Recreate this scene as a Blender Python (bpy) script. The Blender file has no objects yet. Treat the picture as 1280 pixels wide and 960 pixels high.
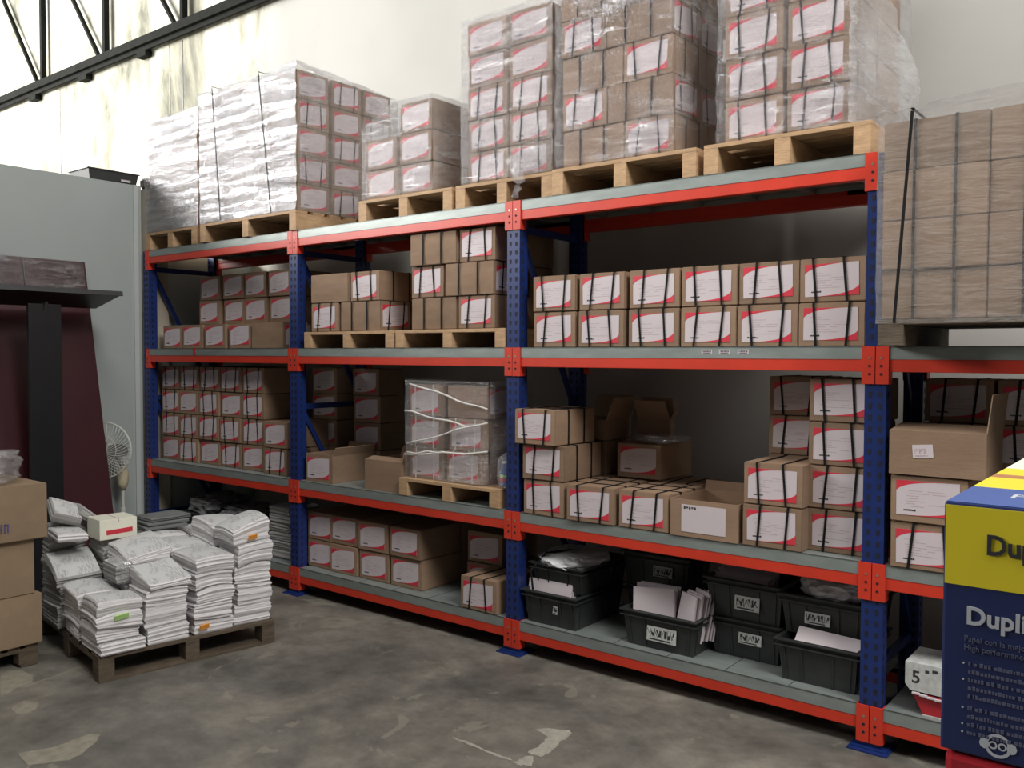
import bpy, bmesh, math, random
from mathutils import Vector, Matrix, noise
random.seed(7)
PI = math.pi
SC = bpy.context.scene
COL = SC.collection

# ------------------------------------------------------------------ materials
def newmat(name):
    m = bpy.data.materials.new(name); m.use_nodes = True
    nt = m.node_tree; nt.nodes.clear()
    return m, nt, nt.nodes, nt.links
def nd(ns, t, **kw):
    n = ns.new(t)
    for k, v in kw.items():
        if k.startswith('i_'):
            n.inputs[k[2:].replace('_', ' ')].default_value = v
        else: setattr(n, k, v)
    return n
def ramp(ns, stops):
    r = ns.new('ShaderNodeValToRGB'); e = r.color_ramp.elements
    while len(e) > 1: e.remove(e[-1])
    e[0].position = stops[0][0]; e[0].color = c4(stops[0][1])
    for p, c in stops[1:]:
        x = e.new(p); x.color = c4(c)
    return r
def c4(c): return (c, c, c, 1) if isinstance(c, (int, float)) else (*c, 1)
def simple(name, col, rough=.6, metal=0., var=.12, scale=6., bump=0., bscale=40., stretch=(1, 1, 1), spec=.5, coat=0., rnd=0.):
    """principled with a noise variation of the colour and optional bump; rnd varies brightness per object"""
    m, nt, ns, ln = newmat(name)
    out = ns.new('ShaderNodeOutputMaterial'); p = ns.new('ShaderNodeBsdfPrincipled')
    tc = ns.new('ShaderNodeTexCoord'); mp = ns.new('ShaderNodeMapping'); mp.inputs['Scale'].default_value = stretch
    ln.new(tc.outputs['Object'], mp.inputs['Vector'])
    no = nd(ns, 'ShaderNodeTexNoise', i_Scale=scale, i_Detail=6., i_Roughness=.6)
    ln.new(mp.outputs[0], no.inputs['Vector'])
    a = tuple(max(0, x*(1-var)) for x in col); b = tuple(min(1, x*(1+var)) for x in col)
    r = ramp(ns, [(.3, a), (.7, b)])
    ln.new(no.outputs['Fac'], r.inputs[0])
    src = r.outputs[0]
    if rnd:
        oi = ns.new('ShaderNodeObjectInfo'); mr = nd(ns, 'ShaderNodeMapRange'); mr.inputs['To Min'].default_value = 1-rnd; mr.inputs['To Max'].default_value = 1+rnd
        ln.new(oi.outputs['Random'], mr.inputs['Value'])
        mx = nd(ns, 'ShaderNodeMix', data_type='RGBA', blend_type='MULTIPLY'); mx.inputs['Factor'].default_value = 1
        ln.new(src, mx.inputs['A']); cb = ns.new('ShaderNodeCombineColor')
        for k in range(3): ln.new(mr.outputs[0], cb.inputs[k])
        ln.new(cb.outputs[0], mx.inputs['B']); src = mx.outputs['Result']
    ln.new(src, p.inputs['Base Color'])
    p.inputs['Roughness'].default_value = rough; p.inputs['Metallic'].default_value = metal
    p.inputs['Specular IOR Level'].default_value = spec; p.inputs['Coat Weight'].default_value = coat
    if bump:
        n2 = nd(ns, 'ShaderNodeTexNoise', i_Scale=bscale, i_Detail=4.)
        ln.new(mp.outputs[0], n2.inputs['Vector'])
        bp = nd(ns, 'ShaderNodeBump', i_Strength=bump, i_Distance=.01)
        ln.new(n2.outputs['Fac'], bp.inputs['Height']); ln.new(bp.outputs[0], p.inputs['Normal'])
    ln.new(p.outputs[0], out.inputs[0])
    return m
M = {}
M['card'] = simple('cardboard', (.275, .182, .12), .8, var=.1, scale=5, bump=.12, bscale=30, stretch=(1, 1, 3), rnd=.13, spec=.25)
M['cardlight'] = simple('pale cardboard', (.27, .195, .125), .8, var=.1, scale=4, bump=.25, bscale=14, rnd=.05, spec=.25)
M['flute'] = simple('cardboard edge', (.36, .25, .17), .9, var=.2, scale=60)
M['white'] = simple('label paper', (.60, .53, .55), .55, var=.03)
M['labelred'] = simple('label red', (.62, .035, .06), .5, var=.05)
M['print'] = simple('label print', (.46, .36, .38), .6, var=.25, scale=120)
M['ink'] = simple('dark ink', (.03, .03, .035), .6)
M['strap'] = simple('black strapping', (.012, .012, .013), .75, spec=.12)
M['wstrap'] = simple('clear strapping', (.72, .70, .66), .3)
M['blue'] = simple('blue rack paint', (.009, .025, .13), .38, var=.15, scale=9, spec=.5)
M['hole'] = simple('slot shadow', (.004, .005, .02), .8)
M['orange'] = simple('orange red rack paint', (.60, .040, .017), .42, var=.08, scale=7)
M['bolt'] = simple('zinc bolt', (.45, .40, .33), .35, metal=.8)
M['steel'] = simple('galvanised steel', (.27, .30, .285), .45, metal=.35, var=.16, scale=14, bump=.05, bscale=20, stretch=(.3, 1, 1))
M['wood'] = simple('pallet wood', (.47, .30, .165), .75, var=.22, scale=9, bump=.2, bscale=30, stretch=(1, 1, 4))
M['oldshadewood'] = simple('weathered or shaded pallet wood', (.105, .078, .052), .8, var=.35, scale=8, bump=.3, bscale=30, stretch=(1, 1, 5))
M['part'] = simple('painted partition', (.37, .405, .395), .6, var=.03, scale=1.5)
M['trim'] = simple('pale edge strip', (.50, .52, .51), .5, var=.03)
M['beige'] = simple('beige column', (.46, .40, .32), .8, var=.1)
M['maroon'] = simple('maroon laminate', (.045, .008, .012), .38, var=.15, scale=2)
M['black'] = simple('black sheet metal', (.010, .011, .013), .4, var=.2)
M['grey'] = simple('dark grey metal', (.035, .037, .036), .5)
M['lgrey'] = simple('light grey metal', (.22, .22, .22), .5)
M['tote'] = simple('black tote plastic', (.030, .033, .033), .36, var=.15, scale=12, bump=.04, bscale=60)
M['plate'] = simple('worn white sticker', (.48, .49, .47), .6, var=.2, scale=40)
M['bag'] = simple('white plastic mail bag', (.66, .66, .68), .3, var=.12, scale=6, bump=.6, bscale=12)
M['greybag'] = simple('grey plastic bag', (.16, .16, .165), .32, var=.3, scale=6, bump=.8, bscale=12)
M['fan'] = simple('off white fan plastic', (.60, .61, .55), .4, var=.05)
M['fancream'] = simple('yellowed fan plastic', (.62, .55, .38), .4)
M['truss'] = simple('dark roof steel', (.012, .013, .011), .85, var=.4, scale=12, spec=.15)
M['green'] = simple('green paper tab', (.45, .72, .24), .6)
M['tab'] = simple('orange paper tab', (.85, .33, .05), .6)
M['yellow'] = simple('yellow print', (.80, .66, .03), .35, var=.02)
M['navy'] = simple('navy print', (.020, .030, .11), .35, var=.03)
M['mblue'] = simple('blue print', (.05, .11, .36), .3, var=.05)
M['brownband'] = simple('brown print', (.45, .18, .08), .35, var=.05)
M['pale'] = simple('pale print', (.82, .81, .68), .35, var=.05)
M['silver'] = simple('light grey print', (.50, .52, .56), .45, var=.02)
M['dimprint'] = simple('dim grey print', (.10, .11, .18), .5, var=.02)
M['red'] = simple('glossy red carton', (.40, .02, .03), .3, var=.1)
M['purple'] = simple('purple ink', (.09, .07, .24), .6)
M['mag'] = simple('magazine stack', (.16, .17, .165), .5, var=.4, scale=3, stretch=(1, 1, 60))
M['paint'] = simple('spilled pale paint', (.34, .32, .27), .7, var=.2, scale=25)
M['wornpatch'] = simple('worn screed patch', (.25, .23, .18), .7, var=.2, scale=20)

def paper_side(name, col, dark, rnd=.08):
    m, nt, ns, ln = newmat(name)
    out = ns.new('ShaderNodeOutputMaterial'); p = ns.new('ShaderNodeBsdfPrincipled')
    tc = ns.new('ShaderNodeTexCoord'); mp = ns.new('ShaderNodeMapping'); mp.inputs['Scale'].default_value = (2.5, 2.5, 130)
    ln.new(tc.outputs['Object'], mp.inputs['Vector'])
    no = nd(ns, 'ShaderNodeTexNoise', i_Scale=1., i_Detail=5., i_Roughness=.75)
    ln.new(mp.outputs[0], no.inputs['Vector'])
    r = ramp(ns, [(.3, dark), (.52, col), (.75, tuple(min(1, x*1.2) for x in col))])
    ln.new(no.outputs['Fac'], r.inputs[0]); ln.new(r.outputs[0], p.inputs['Base Color'])
    bp = nd(ns, 'ShaderNodeBump', i_Strength=.5, i_Distance=.006)
    ln.new(no.outputs['Fac'], bp.inputs['Height']); ln.new(bp.outputs[0], p.inputs['Normal'])
    p.inputs['Roughness'].default_value = .7
    ln.new(p.outputs[0], out.inputs[0]); return m
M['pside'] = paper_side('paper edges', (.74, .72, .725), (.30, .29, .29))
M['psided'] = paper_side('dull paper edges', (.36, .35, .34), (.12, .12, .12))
def page():
    m, nt, ns, ln = newmat('printed page')
    out = ns.new('ShaderNodeOutputMaterial'); p = ns.new('ShaderNodeBsdfPrincipled')
    tc = ns.new('ShaderNodeTexCoord')
    mp = ns.new('ShaderNodeMapping'); mp.inputs['Scale'].default_value = (140, 18, 1)
    ln.new(tc.outputs['Object'], mp.inputs['Vector'])
    n1 = nd(ns, 'ShaderNodeTexNoise', i_Scale=1., i_Detail=3.); ln.new(mp.outputs[0], n1.inputs['Vector'])
    n2 = nd(ns, 'ShaderNodeTexNoise', i_Scale=9., i_Detail=1.); ln.new(tc.outputs['Object'], n2.inputs['Vector'])
    r1 = ramp(ns, [(.44, .62), (.60, .40)]); ln.new(n1.outputs['Fac'], r1.inputs[0])
    r2 = ramp(ns, [(.44, 0.), (.5, 1.)]); ln.new(n2.outputs['Fac'], r2.inputs[0])
    mx = nd(ns, 'ShaderNodeMix', data_type='RGBA'); ln.new(r2.outputs[0], mx.inputs['Factor'])
    mx.inputs['A'].default_value = (.60, .61, .60, 1); ln.new(r1.outputs[0], mx.inputs['B'])
    ln.new(mx.outputs['Result'], p.inputs['Base Color']); p.inputs['Roughness'].default_value = .5
    ln.new(p.outputs[0], out.inputs[0]); return m
M['page'] = page()

def film(name, base=.10, streak=.35, white=.5, rough=.16, col=(.86, .86, .88), sc=(5, 5, 26), lo=.48, hi=.72, bd=.02):
    m, nt, ns, ln = newmat(name)
    out = ns.new('ShaderNodeOutputMaterial')
    tc = ns.new('ShaderNodeTexCoord'); mp = ns.new('ShaderNodeMapping'); mp.inputs['Scale'].default_value = sc
    mp.inputs['Rotation'].default_value = (.12, .1, 0)
    ln.new(tc.outputs['Object'], mp.inputs['Vector'])
    n1 = nd(ns, 'ShaderNodeTexNoise', i_Scale=1., i_Detail=6., i_Roughness=.65, i_Distortion=1.2)
    ln.new(mp.outputs[0], n1.inputs['Vector'])
    n2 = nd(ns, 'ShaderNodeTexNoise', i_Scale=3.2, i_Detail=3.); ln.new(tc.outputs['Object'], n2.inputs['Vector'])
    mul = nd(ns, 'ShaderNodeMath', operation='ADD'); ln.new(n1.outputs['Fac'], mul.inputs[0]); ln.new(n2.outputs['Fac'], mul.inputs[1])
    mr = nd(ns, 'ShaderNodeMapRange'); ln.new(mul.outputs[0], mr.inputs['Value'])
    mr.inputs['From Min'].default_value = 2*lo; mr.inputs['From Max'].default_value = 2*hi
    mr.inputs['To Min'].default_value = base; mr.inputs['To Max'].default_value = base+streak
    bp = nd(ns, 'ShaderNodeBump', i_Strength=.9, i_Distance=bd); ln.new(n1.outputs['Fac'], bp.inputs['Height'])
    gl = nd(ns, 'ShaderNodeBsdfGlossy', i_Roughness=rough); gl.inputs['Color'].default_value = (*col, 1); ln.new(bp.outputs[0], gl.inputs['Normal'])
    df = ns.new('ShaderNodeBsdfDiffuse'); df.inputs['Color'].default_value = (*col, 1); ln.new(bp.outputs[0], df.inputs['Normal'])
    tr = ns.new('ShaderNodeBsdfTranslucent'); tr.inputs['Color'].default_value = (*col, 1)
    md = ns.new('ShaderNodeMixShader'); md.inputs[0].default_value = .4; ln.new(df.outputs[0], md.inputs[1]); ln.new(tr.outputs[0], md.inputs[2])
    ms = ns.new('ShaderNodeMixShader'); ms.inputs[0].default_value = white; ln.new(gl.outputs[0], ms.inputs[1]); ln.new(md.outputs[0], ms.inputs[2])
    tp = ns.new('ShaderNodeBsdfTransparent')
    mf = ns.new('ShaderNodeMixShader'); ln.new(mr.outputs[0], mf.inputs[0]); ln.new(tp.outputs[0], mf.inputs[1]); ln.new(ms.outputs[0], mf.inputs[2])
    ln.new(mf.outputs[0], out.inputs[0]); return m
M['film'] = film('stretch film', base=.27, streak=.5, white=.34, rough=.14, bd=.055)
M['filmheavy'] = film('layered stretch film', base=.30, streak=.5, white=.40, sc=(3, 3, 16))
M['filmglare'] = film('stretch film with painted glare', base=.66, streak=.32, white=.34, rough=.24, sc=(2.2, 2.2, 15), col=(.56, .56, .58), bd=.034)  # white glare painted in as a more opaque silver front sheet
M['filmthin'] = film('thin stretch film', base=.20, streak=.55, white=.30, lo=.5, hi=.64, rough=.14, bd=.055)
M['filmmilk'] = film('milky stretch film', base=.42, streak=.4, white=.6, rough=.25)
M['filmtight'] = film('tight stretch film', base=.26, streak=.10, white=.66, rough=.3, col=(.50, .49, .48))

def floor_mat():
    m, nt, ns, ln = newmat('worn concrete')
    out = ns.new('ShaderNodeOutputMaterial'); p = ns.new('ShaderNodeBsdfPrincipled'); tc = ns.new('ShaderNodeTexCoord')
    def N(s, d=8, r=.6, dist=0.):
        n = nd(ns, 'ShaderNodeTexNoise', i_Scale=s, i_Detail=float(d), i_Roughness=r, i_Distortion=dist); ln.new(tc.outputs['Object'], n.inputs['Vector']); return n
    a = N(1.1, 8, .62, .6); ra = ramp(ns, [(.3, (.08, .08, .072)), (.5, (.155, .145, .125)), (.72, (.26, .235, .195))]); ln.new(a.outputs['Fac'], ra.inputs[0])
    b = N(5.5, 8, .7); rb = ramp(ns, [(.35, .62), (.65, 1.25)]); ln.new(b.outputs['Fac'], rb.inputs[0])
    mx = nd(ns, 'ShaderNodeMix', data_type='RGBA', blend_type='MULTIPLY'); mx.inputs['Factor'].default_value = .8
    ln.new(ra.outputs[0], mx.inputs['A']); ln.new(rb.outputs[0], mx.inputs['B'])
    c = N(2.3, 10, .55, 1.5); rc = ramp(ns, [(.62, 0.), (.64, 1.)]); ln.new(c.outputs['Fac'], rc.inputs[0])
    m2 = nd(ns, 'ShaderNodeMix', data_type='RGBA'); ln.new(rc.outputs[0], m2.inputs['Factor'])
    ln.new(mx.outputs['Result'], m2.inputs['A']); m2.inputs['B'].default_value = (.27, .25, .20, 1)
    mm = nd(ns, 'ShaderNodeMix', data_type='RGBA'); mm.inputs['Factor'].default_value = .55
    ln.new(mx.outputs['Result'], mm.inputs['A']); ln.new(m2.outputs['Result'], mm.inputs['B'])
    d = N(38, 3); rd = ramp(ns, [(.70, 0.), (.76, 1.)]); ln.new(d.outputs['Fac'], rd.inputs[0])
    m3 = nd(ns, 'ShaderNodeMix', data_type='RGBA'); ln.new(rd.outputs[0], m3.inputs['Factor'])
    ln.new(mm.outputs['Result'], m3.inputs['A']); m3.inputs['B'].default_value = (.28, .26, .22, 1)
    ln.new(m3.outputs['Result'], p.inputs['Base Color'])
    rr = ramp(ns, [(.3, .38), (.7, .62)]); ln.new(a.outputs['Fac'], rr.inputs[0]); ln.new(rr.outputs[0], p.inputs['Roughness'])
    bp = nd(ns, 'ShaderNodeBump', i_Strength=.12, i_Distance=.01); ln.new(b.outputs['Fac'], bp.inputs['Height']); ln.new(bp.outputs[0], p.inputs['Normal'])
    ln.new(p.outputs[0], out.inputs[0]); return m
M['floor'] = floor_mat()
def wall_mat():
    m, nt, ns, ln = newmat('stained cream wall')
    out = ns.new('ShaderNodeOutputMaterial'); p = ns.new('ShaderNodeBsdfPrincipled'); tc = ns.new('ShaderNodeTexCoord')
    sp = ns.new('ShaderNodeSeparateXYZ'); ln.new(tc.outputs['Object'], sp.inputs[0])
    mp = ns.new('ShaderNodeMapping'); mp.inputs['Scale'].default_value = (1.3, 1, .45); ln.new(tc.outputs['Object'], mp.inputs['Vector'])
    n = nd(ns, 'ShaderNodeTexNoise', i_Scale=1.6, i_Detail=9., i_Roughness=.62, i_Distortion=.5); ln.new(mp.outputs[0], n.inputs['Vector'])
    r = ramp(ns, [(.47, (.72, .70, .60)), (.55, (.48, .46, .36)), (.66, (.20, .20, .155))]); ln.new(n.outputs['Fac'], r.inputs[0])
    n3 = nd(ns, 'ShaderNodeTexNoise', i_Scale=.7, i_Detail=4.); ln.new(tc.outputs['Object'], n3.inputs['Vector'])
    r3 = ramp(ns, [(.35, (.50, .49, .455)), (.65, (.56, .55, .52))]); ln.new(n3.outputs['Fac'], r3.inputs[0])
    mk = nd(ns, 'ShaderNodeMapRange'); ln.new(sp.outputs['X'], mk.inputs['Value'])
    mk.inputs['From Min'].default_value = -.1; mk.inputs['From Max'].default_value = .5
    mx = nd(ns, 'ShaderNodeMix', data_type='RGBA'); ln.new(mk.outputs[0], mx.inputs['Factor'])
    ln.new(r.outputs[0], mx.inputs['A']); ln.new(r3.outputs[0], mx.inputs['B'])
    ln.new(mx.outputs['Result'], p.inputs['Base Color']); p.inputs['Roughness'].default_value = .85
    ln.new(p.outputs[0], out.inputs[0]); return m
M['wall'] = wall_mat()

# ------------------------------------------------------------------ mesh builder
class MB:
    def __init__(s): s.v = []; s.f = []; s.mi = []; s.mats = []
    def mat(s, m):
        m = M[m] if isinstance(m, str) else m
        if m not in s.mats: s.mats.append(m)
        return s.mats.index(m)
    def face(s, pts, m):
        b = len(s.v); s.v += [tuple(p) for p in pts]; s.f.append(tuple(range(b, b+len(pts)))); s.mi.append(s.mat(m))
    def box(s, x0, x1, y0, y1, z0, z1, m, T=None, taper=None):
        P = [Vector((x, y, z)) for z in (z0, z1) for y in (y0, y1) for x in (x0, x1)]
        if taper:
            cx, cy = (x0+x1)/2, (y0+y1)/2
            for p in P[:4]: p.x = cx+(p.x-cx)*taper; p.y = cy+(p.y-cy)*taper
        if T is not None: P = [T @ p for p in P]
        b = len(s.v); s.v += [tuple(p) for p in P]; k = s.mat(m)
        for f in ((0, 2, 3, 1), (4, 5, 7, 6), (0, 1, 5, 4), (1, 3, 7, 5), (3, 2, 6, 7), (2, 0, 4, 6)):
            s.f.append(tuple(b+i for i in f)); s.mi.append(k)
    def bar(s, a, b, w, h, m, up=(0, 0, 1)):
        a, b = Vector(a), Vector(b); d = (b-a); L = d.length; d.normalize()
        u = Vector(up)
        if abs(d.dot(u)) > .99: u = Vector((0, 1, 0))
        x = d.cross(u).normalized(); z = x.cross(d)
        T = Matrix((( x.x, d.x, z.x, a.x), (x.y, d.y, z.y, a.y), (x.z, d.z, z.z, a.z), (0, 0, 0, 1)))
        s.box(-w/2, w/2, 0, L, -h/2, h/2, m, T)
    def tube(s, pts, r, m, n=8, cap=True):
        pts = [Vector(p) for p in pts]; k = s.mat(m); base = len(s.v); N = len(pts)
        rs = r if isinstance(r, (list, tuple)) else [r]*N
        for i, p in enumerate(pts):
            d = (pts[min(i+1, N-1)]-pts[max(i-1, 0)]).normalized()
            u = Vector((0, 0, 1)) if abs(d.z) < .9 else Vector((1, 0, 0))
            x = d.cross(u).normalized(); y = x.cross(d)
            for j in range(n):
                a = 2*PI*j/n; s.v.append(tuple(p+(x*math.cos(a)+y*math.sin(a))*rs[i]))
        for i in range(N-1):
            for j in range(n):
                s.f.append((base+i*n+j, base+i*n+(j+1) % n, base+(i+1)*n+(j+1) % n, base+(i+1)*n+j)); s.mi.append(k)
        if cap:
            s.f.append(tuple(base+j for j in range(n))); s.mi.append(k)
            s.f.append(tuple(base+(N-1)*n+j for j in reversed(range(n)))); s.mi.append(k)
    def prism(s, poly, y0, y1, m):
        """polygon in XZ extruded along Y"""
        a = [(x, y0, z) for x, z in poly]; b = [(x, y1, z) for x, z in poly]
        s.face(a, m); s.face(b[::-1], m)
        for i in range(len(poly)):
            j = (i+1) % len(poly); s.face([a[i], b[i], b[j], a[j]], m)
    def mesh(s, name, bevel=0, smooth=False, weld=True):
        me = bpy.data.meshes.new(name); me.from_pydata(s.v, [], s.f)
        for m in s.mats: me.materials.append(m)
        for p, k in zip(me.polygons, s.mi): p.material_index = k
        bm = bmesh.new(); bm.from_mesh(me)
        if weld: bmesh.ops.remove_doubles(bm, verts=bm.verts, dist=1e-5)
        bmesh.ops.recalc_face_normals(bm, faces=bm.faces)
        if bevel: bmesh.ops.bevel(bm, geom=list(bm.edges), offset=bevel, segments=2, affect='EDGES', profile=.6)
        if smooth:
            for f in bm.faces: f.smooth = True
        bm.to_mesh(me); bm.free(); return me
    def obj(s, name, parent=None, **kw):
        return link(name, s.mesh(name, **kw), parent)
def link(name, data, parent=None, loc=None, rz=None):
    o = bpy.data.objects.new(name, data); COL.objects.link(o)
    if parent: o.parent = parent
    if loc: o.location = loc
    if rz: o.rotation_euler.z = rz
    return o
def tag(o, label=None, cat=None, group=None, kind=None):
    if label: o['label'] = label
    if cat: o['category'] = cat
    if group: o['group'] = group
    if kind: o['kind'] = kind
    return o
def root(name, label, cat, loc=(0, 0, 0), rz=0, group=None):
    o = link(name, None, None, loc, rz); o.empty_display_size = .1
    return tag(o, label, cat, group)
def struct(o): o['kind'] = 'structure'; return o

# ------------------------------------------------------------------ room
WY = 1.15
b = MB(); b.box(-14, 16, -12, WY+.2, -.12, 0, 'floor'); FLOOR = struct(b.obj('floor'))
b = MB(); b.box(-14, 16, WY, WY+.2, 0, 9, 'wall')
for x in (-4.04, -1.55, -1.30): b.box(x, x+.010, WY-.005, WY+.01, 2.4, 4.98, 'lgrey')
struct(b.obj('wall_back', weld=False))
b = MB(); b.box(-.18, -.1, -9, .02, 0, 3.165, 'part'); struct(b.obj('wall_left'))
b = MB(); b.box(-.2, -.1, .24, WY, 0, 2.62, 'part'); struct(b.obj('wall_left_return'))
b = MB(); b.box(-.22, -.05, .03, .24, 0, 3.14, 'beige'); struct(b.obj('trim_1', bevel=.004))
b = MB(); b.box(-.1, -.085, -.055, -.015, 0, 3.165, 'trim'); struct(b.obj('trim_2'))

# spilled paint on the floor (children of the floor)
def splash(pts, name='paint_stain'):
    m = 'wornpatch' if pts[0][0] < 4 else 'paint'; q = []
    for i in range(len(pts)):
        A, B = pts[i], pts[(i+1) % len(pts)]
        for t in (0, .33, .66): q.append((A[0]+(B[0]-A[0])*t+random.uniform(-.006, .006), A[1]+(B[1]-A[1])*t+random.uniform(-.006, .006)))
    pts = q; b = MB(); b.face([(x, y, .0012) for x, y in pts], m); b.face([(x, y, .0002) for x, y in reversed(pts)], m); return b.obj(name, FLOOR)
SPL = []  # filled below from floor positions

# roof truss against the back wall
tr = root('roof_truss', 'dark steel roof truss running along the top of the stained wall', 'roof truss', (-2, WY-.06, 5.04))
TX = tr.location.x; TZ = tr.location.z
b = MB()
b.box(-12, 5.2, -.05, .05, 0, .085, 'truss'); b.box(-12, 5.2, -.012, .012, -.05, 0, 'truss'); b.obj('bottom_chord', tr)
b = MB(); b.box(-12, 5.2, -.05, .05, 1.9, 2.0, 'truss'); b.obj('top_chord', tr)
verts = [-9.05, -7.48, -5.91, -4.34, -2.77, -1.17, .4, 1.97]
for i, x in enumerate(verts):
    b = MB(); b.box(x-TX-.026, x-TX+.026, -.03, .03, .06, 1.9, 'truss'); b.obj('vertical_strut', tr)
    b = MB(); b.bar((x-TX-.13, 0, .05), (x-TX-1.55, 0, 1.9), .045, .03, 'truss'); b.obj('diagonal_strut', tr)
for x in (-4.62, -3.3, -1.98):
    b = MB(); b.box(x-TX-.09, x-TX+.09, -.02, .055, -.11, -.05, 'truss'); b.obj('cleat', tr)

# ------------------------------------------------------------------ rack
DT = {1: .196, 2: .826, 3: 1.769, 4: 2.603}
RD = .70
rk = root('storage_rack', 'blue and orange steel pallet rack with galvanised decks along the back wall', 'rack', (0, 0, 0))
def post_mesh():
    b = MB(); w = .045
    b.box(-w, w, 0, .075, 0, 2.60, 'blue')
    z = .06
    while z < 2.56:
        for sx in (-.021, .021):
            b.prism([(sx-.008, z), (sx-.005, z-.013), (sx+.005, z-.013), (sx+.008, z), (sx+.008, z+.012), (sx-.008, z+.012)], -.0008, .004, 'hole')
        for sy in (.03,):
            b.box(w-.003, w+.0008, sy-.007, sy+.007, z-.012, z+.012, 'hole'); b.box(-w-.0008, -w+.003, sy-.007, sy+.007, z-.012, z+.012, 'hole')
        z += .05
    return b.mesh('upright_post', weld=False)
PM = post_mesh()
b = MB(); b.box(-.085, .085, -.045, .11, 0, .008, 'blue'); b.box(-.075, .075, -.02, .085, .008, .014, 'blue'); BPM = b.mesh('base_plate', bevel=.001)
for X in (0, 2, 4, 6, 8):
    for Y in (0.002, RD-.077):
        p = link('upright_post', PM, rk, (X, Y, 0)); link('base_plate', BPM, p, (0, 0, 0))
    for z in (.35, 1.35, 2.45):
        b = MB(); b.box(-.012, .012, .07, RD-.07, z-.02, z+.02, 'blue'); o = b.obj('horizontal_brace', rk); o.location = (X, 0, 0)
    for z0, z1 in ((1.33, .38), (2.42, 1.38)):
        b = MB(); b.bar((0, .07, z0), (0, RD-.07, z1), .02, .035, 'blue'); o = b.obj('diagonal_brace', rk); o.location = (X, 0, 0)
# beam, local origin = bay start
def beam_mesh():
    b = MB(); b.box(.046, 1.954, 0, .045, -.11, -.056, 'orange'); b.box(.046, 1.954, .012, .045, -.056, -.03, 'orange')
    return b.mesh('beam', bevel=.003)
BM_ = beam_mesh()
def conn_mesh(left):
    b = MB(); sx = 1 if left else -1; x0 = 0 if left else 2
    a, c = sorted((x0+sx*.002, x0+sx*.056))
    b.box(a, c, -.007, 0, -.163, 0, 'orange')
    a, c = sorted((x0+sx*.051, x0+sx*.056)); b.box(a, c, 0, .05, -.163, 0, 'orange')
    for z in (-.05, -.085, -.12): b.prism([(x0+sx*.024+.006*math.cos(t*PI/4), z+.006*math.sin(t*PI/4)) for t in range(8)], -.0085, -.006, 'hole' if z < -.06 else 'bolt')
    return b.mesh('end_connector', weld=False)
CL, CR = conn_mesh(True), conn_mesh(False)
def deck_mesh():
    b = MB()
    b.box(.057, 1.943, -.002, .003, -.056, 0, 'steel')          # front lip
    b.box(.057, 1.943, -.002, RD, -.006, 0, 'steel')
    for k in range(1, 6): x = .05+k*1.9/6; b.box(x-.002, x+.002, .004, RD-.004, -.001, .0008, 'grey')
    for k in range(6): x = .2+k*.32; b.box(x-.02, x+.02, .05, RD-.05, -.03, -.006, 'steel')
    b.box(.05, 1.95, RD-.045, RD, -.056, -.006, 'steel')
    return b.mesh('shelf_deck', weld=False)
DM = deck_mesh()
DECK = {}
for bay in range(4):
    for lv in (1, 2, 3, 4):
        if bay == 3 and lv == 4: continue
        f = link('beam', BM_, rk, (bay*2, 0, DT[lv])); link('end_connector', CL, f); link('end_connector', CR, f)
        r_ = link('beam', BM_, rk, (bay*2+2, RD, DT[lv])); r_.rotation_euler.z = PI
        link('end_connector', CL, r_); link('end_connector', CR, r_)
        DECK[bay, lv] = link('shelf_deck', DM, rk, (bay*2, 0, DT[lv]))
for k, x in enumerate((5.208, 5.30, 5.395)):
    b = MB(); b.box(-.028, .028, -.0008, 0, -.011, .011, 'white')
    for j in range(9): b.box(-.022+j*.005, -.0205+j*.005+.001*(j % 3), -.0013, -.0006, -.002, .007, 'ink')
    b.box(-.02, .02, -.0013, -.0006, -.008, -.005, 'ink')
    o = b.obj('shelf_sticker', DECK[2, 3], weld=False); o.location = (x-4, -.0022, -.024); o['label'] = 'small white sticker'
b = MB(); b.box(-.012, .012, -.004, .003, -.05, .008, 'red'); o = b.obj('red_clip', DECK[0, 3]); o.location = (.74, -.003, 0)

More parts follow.
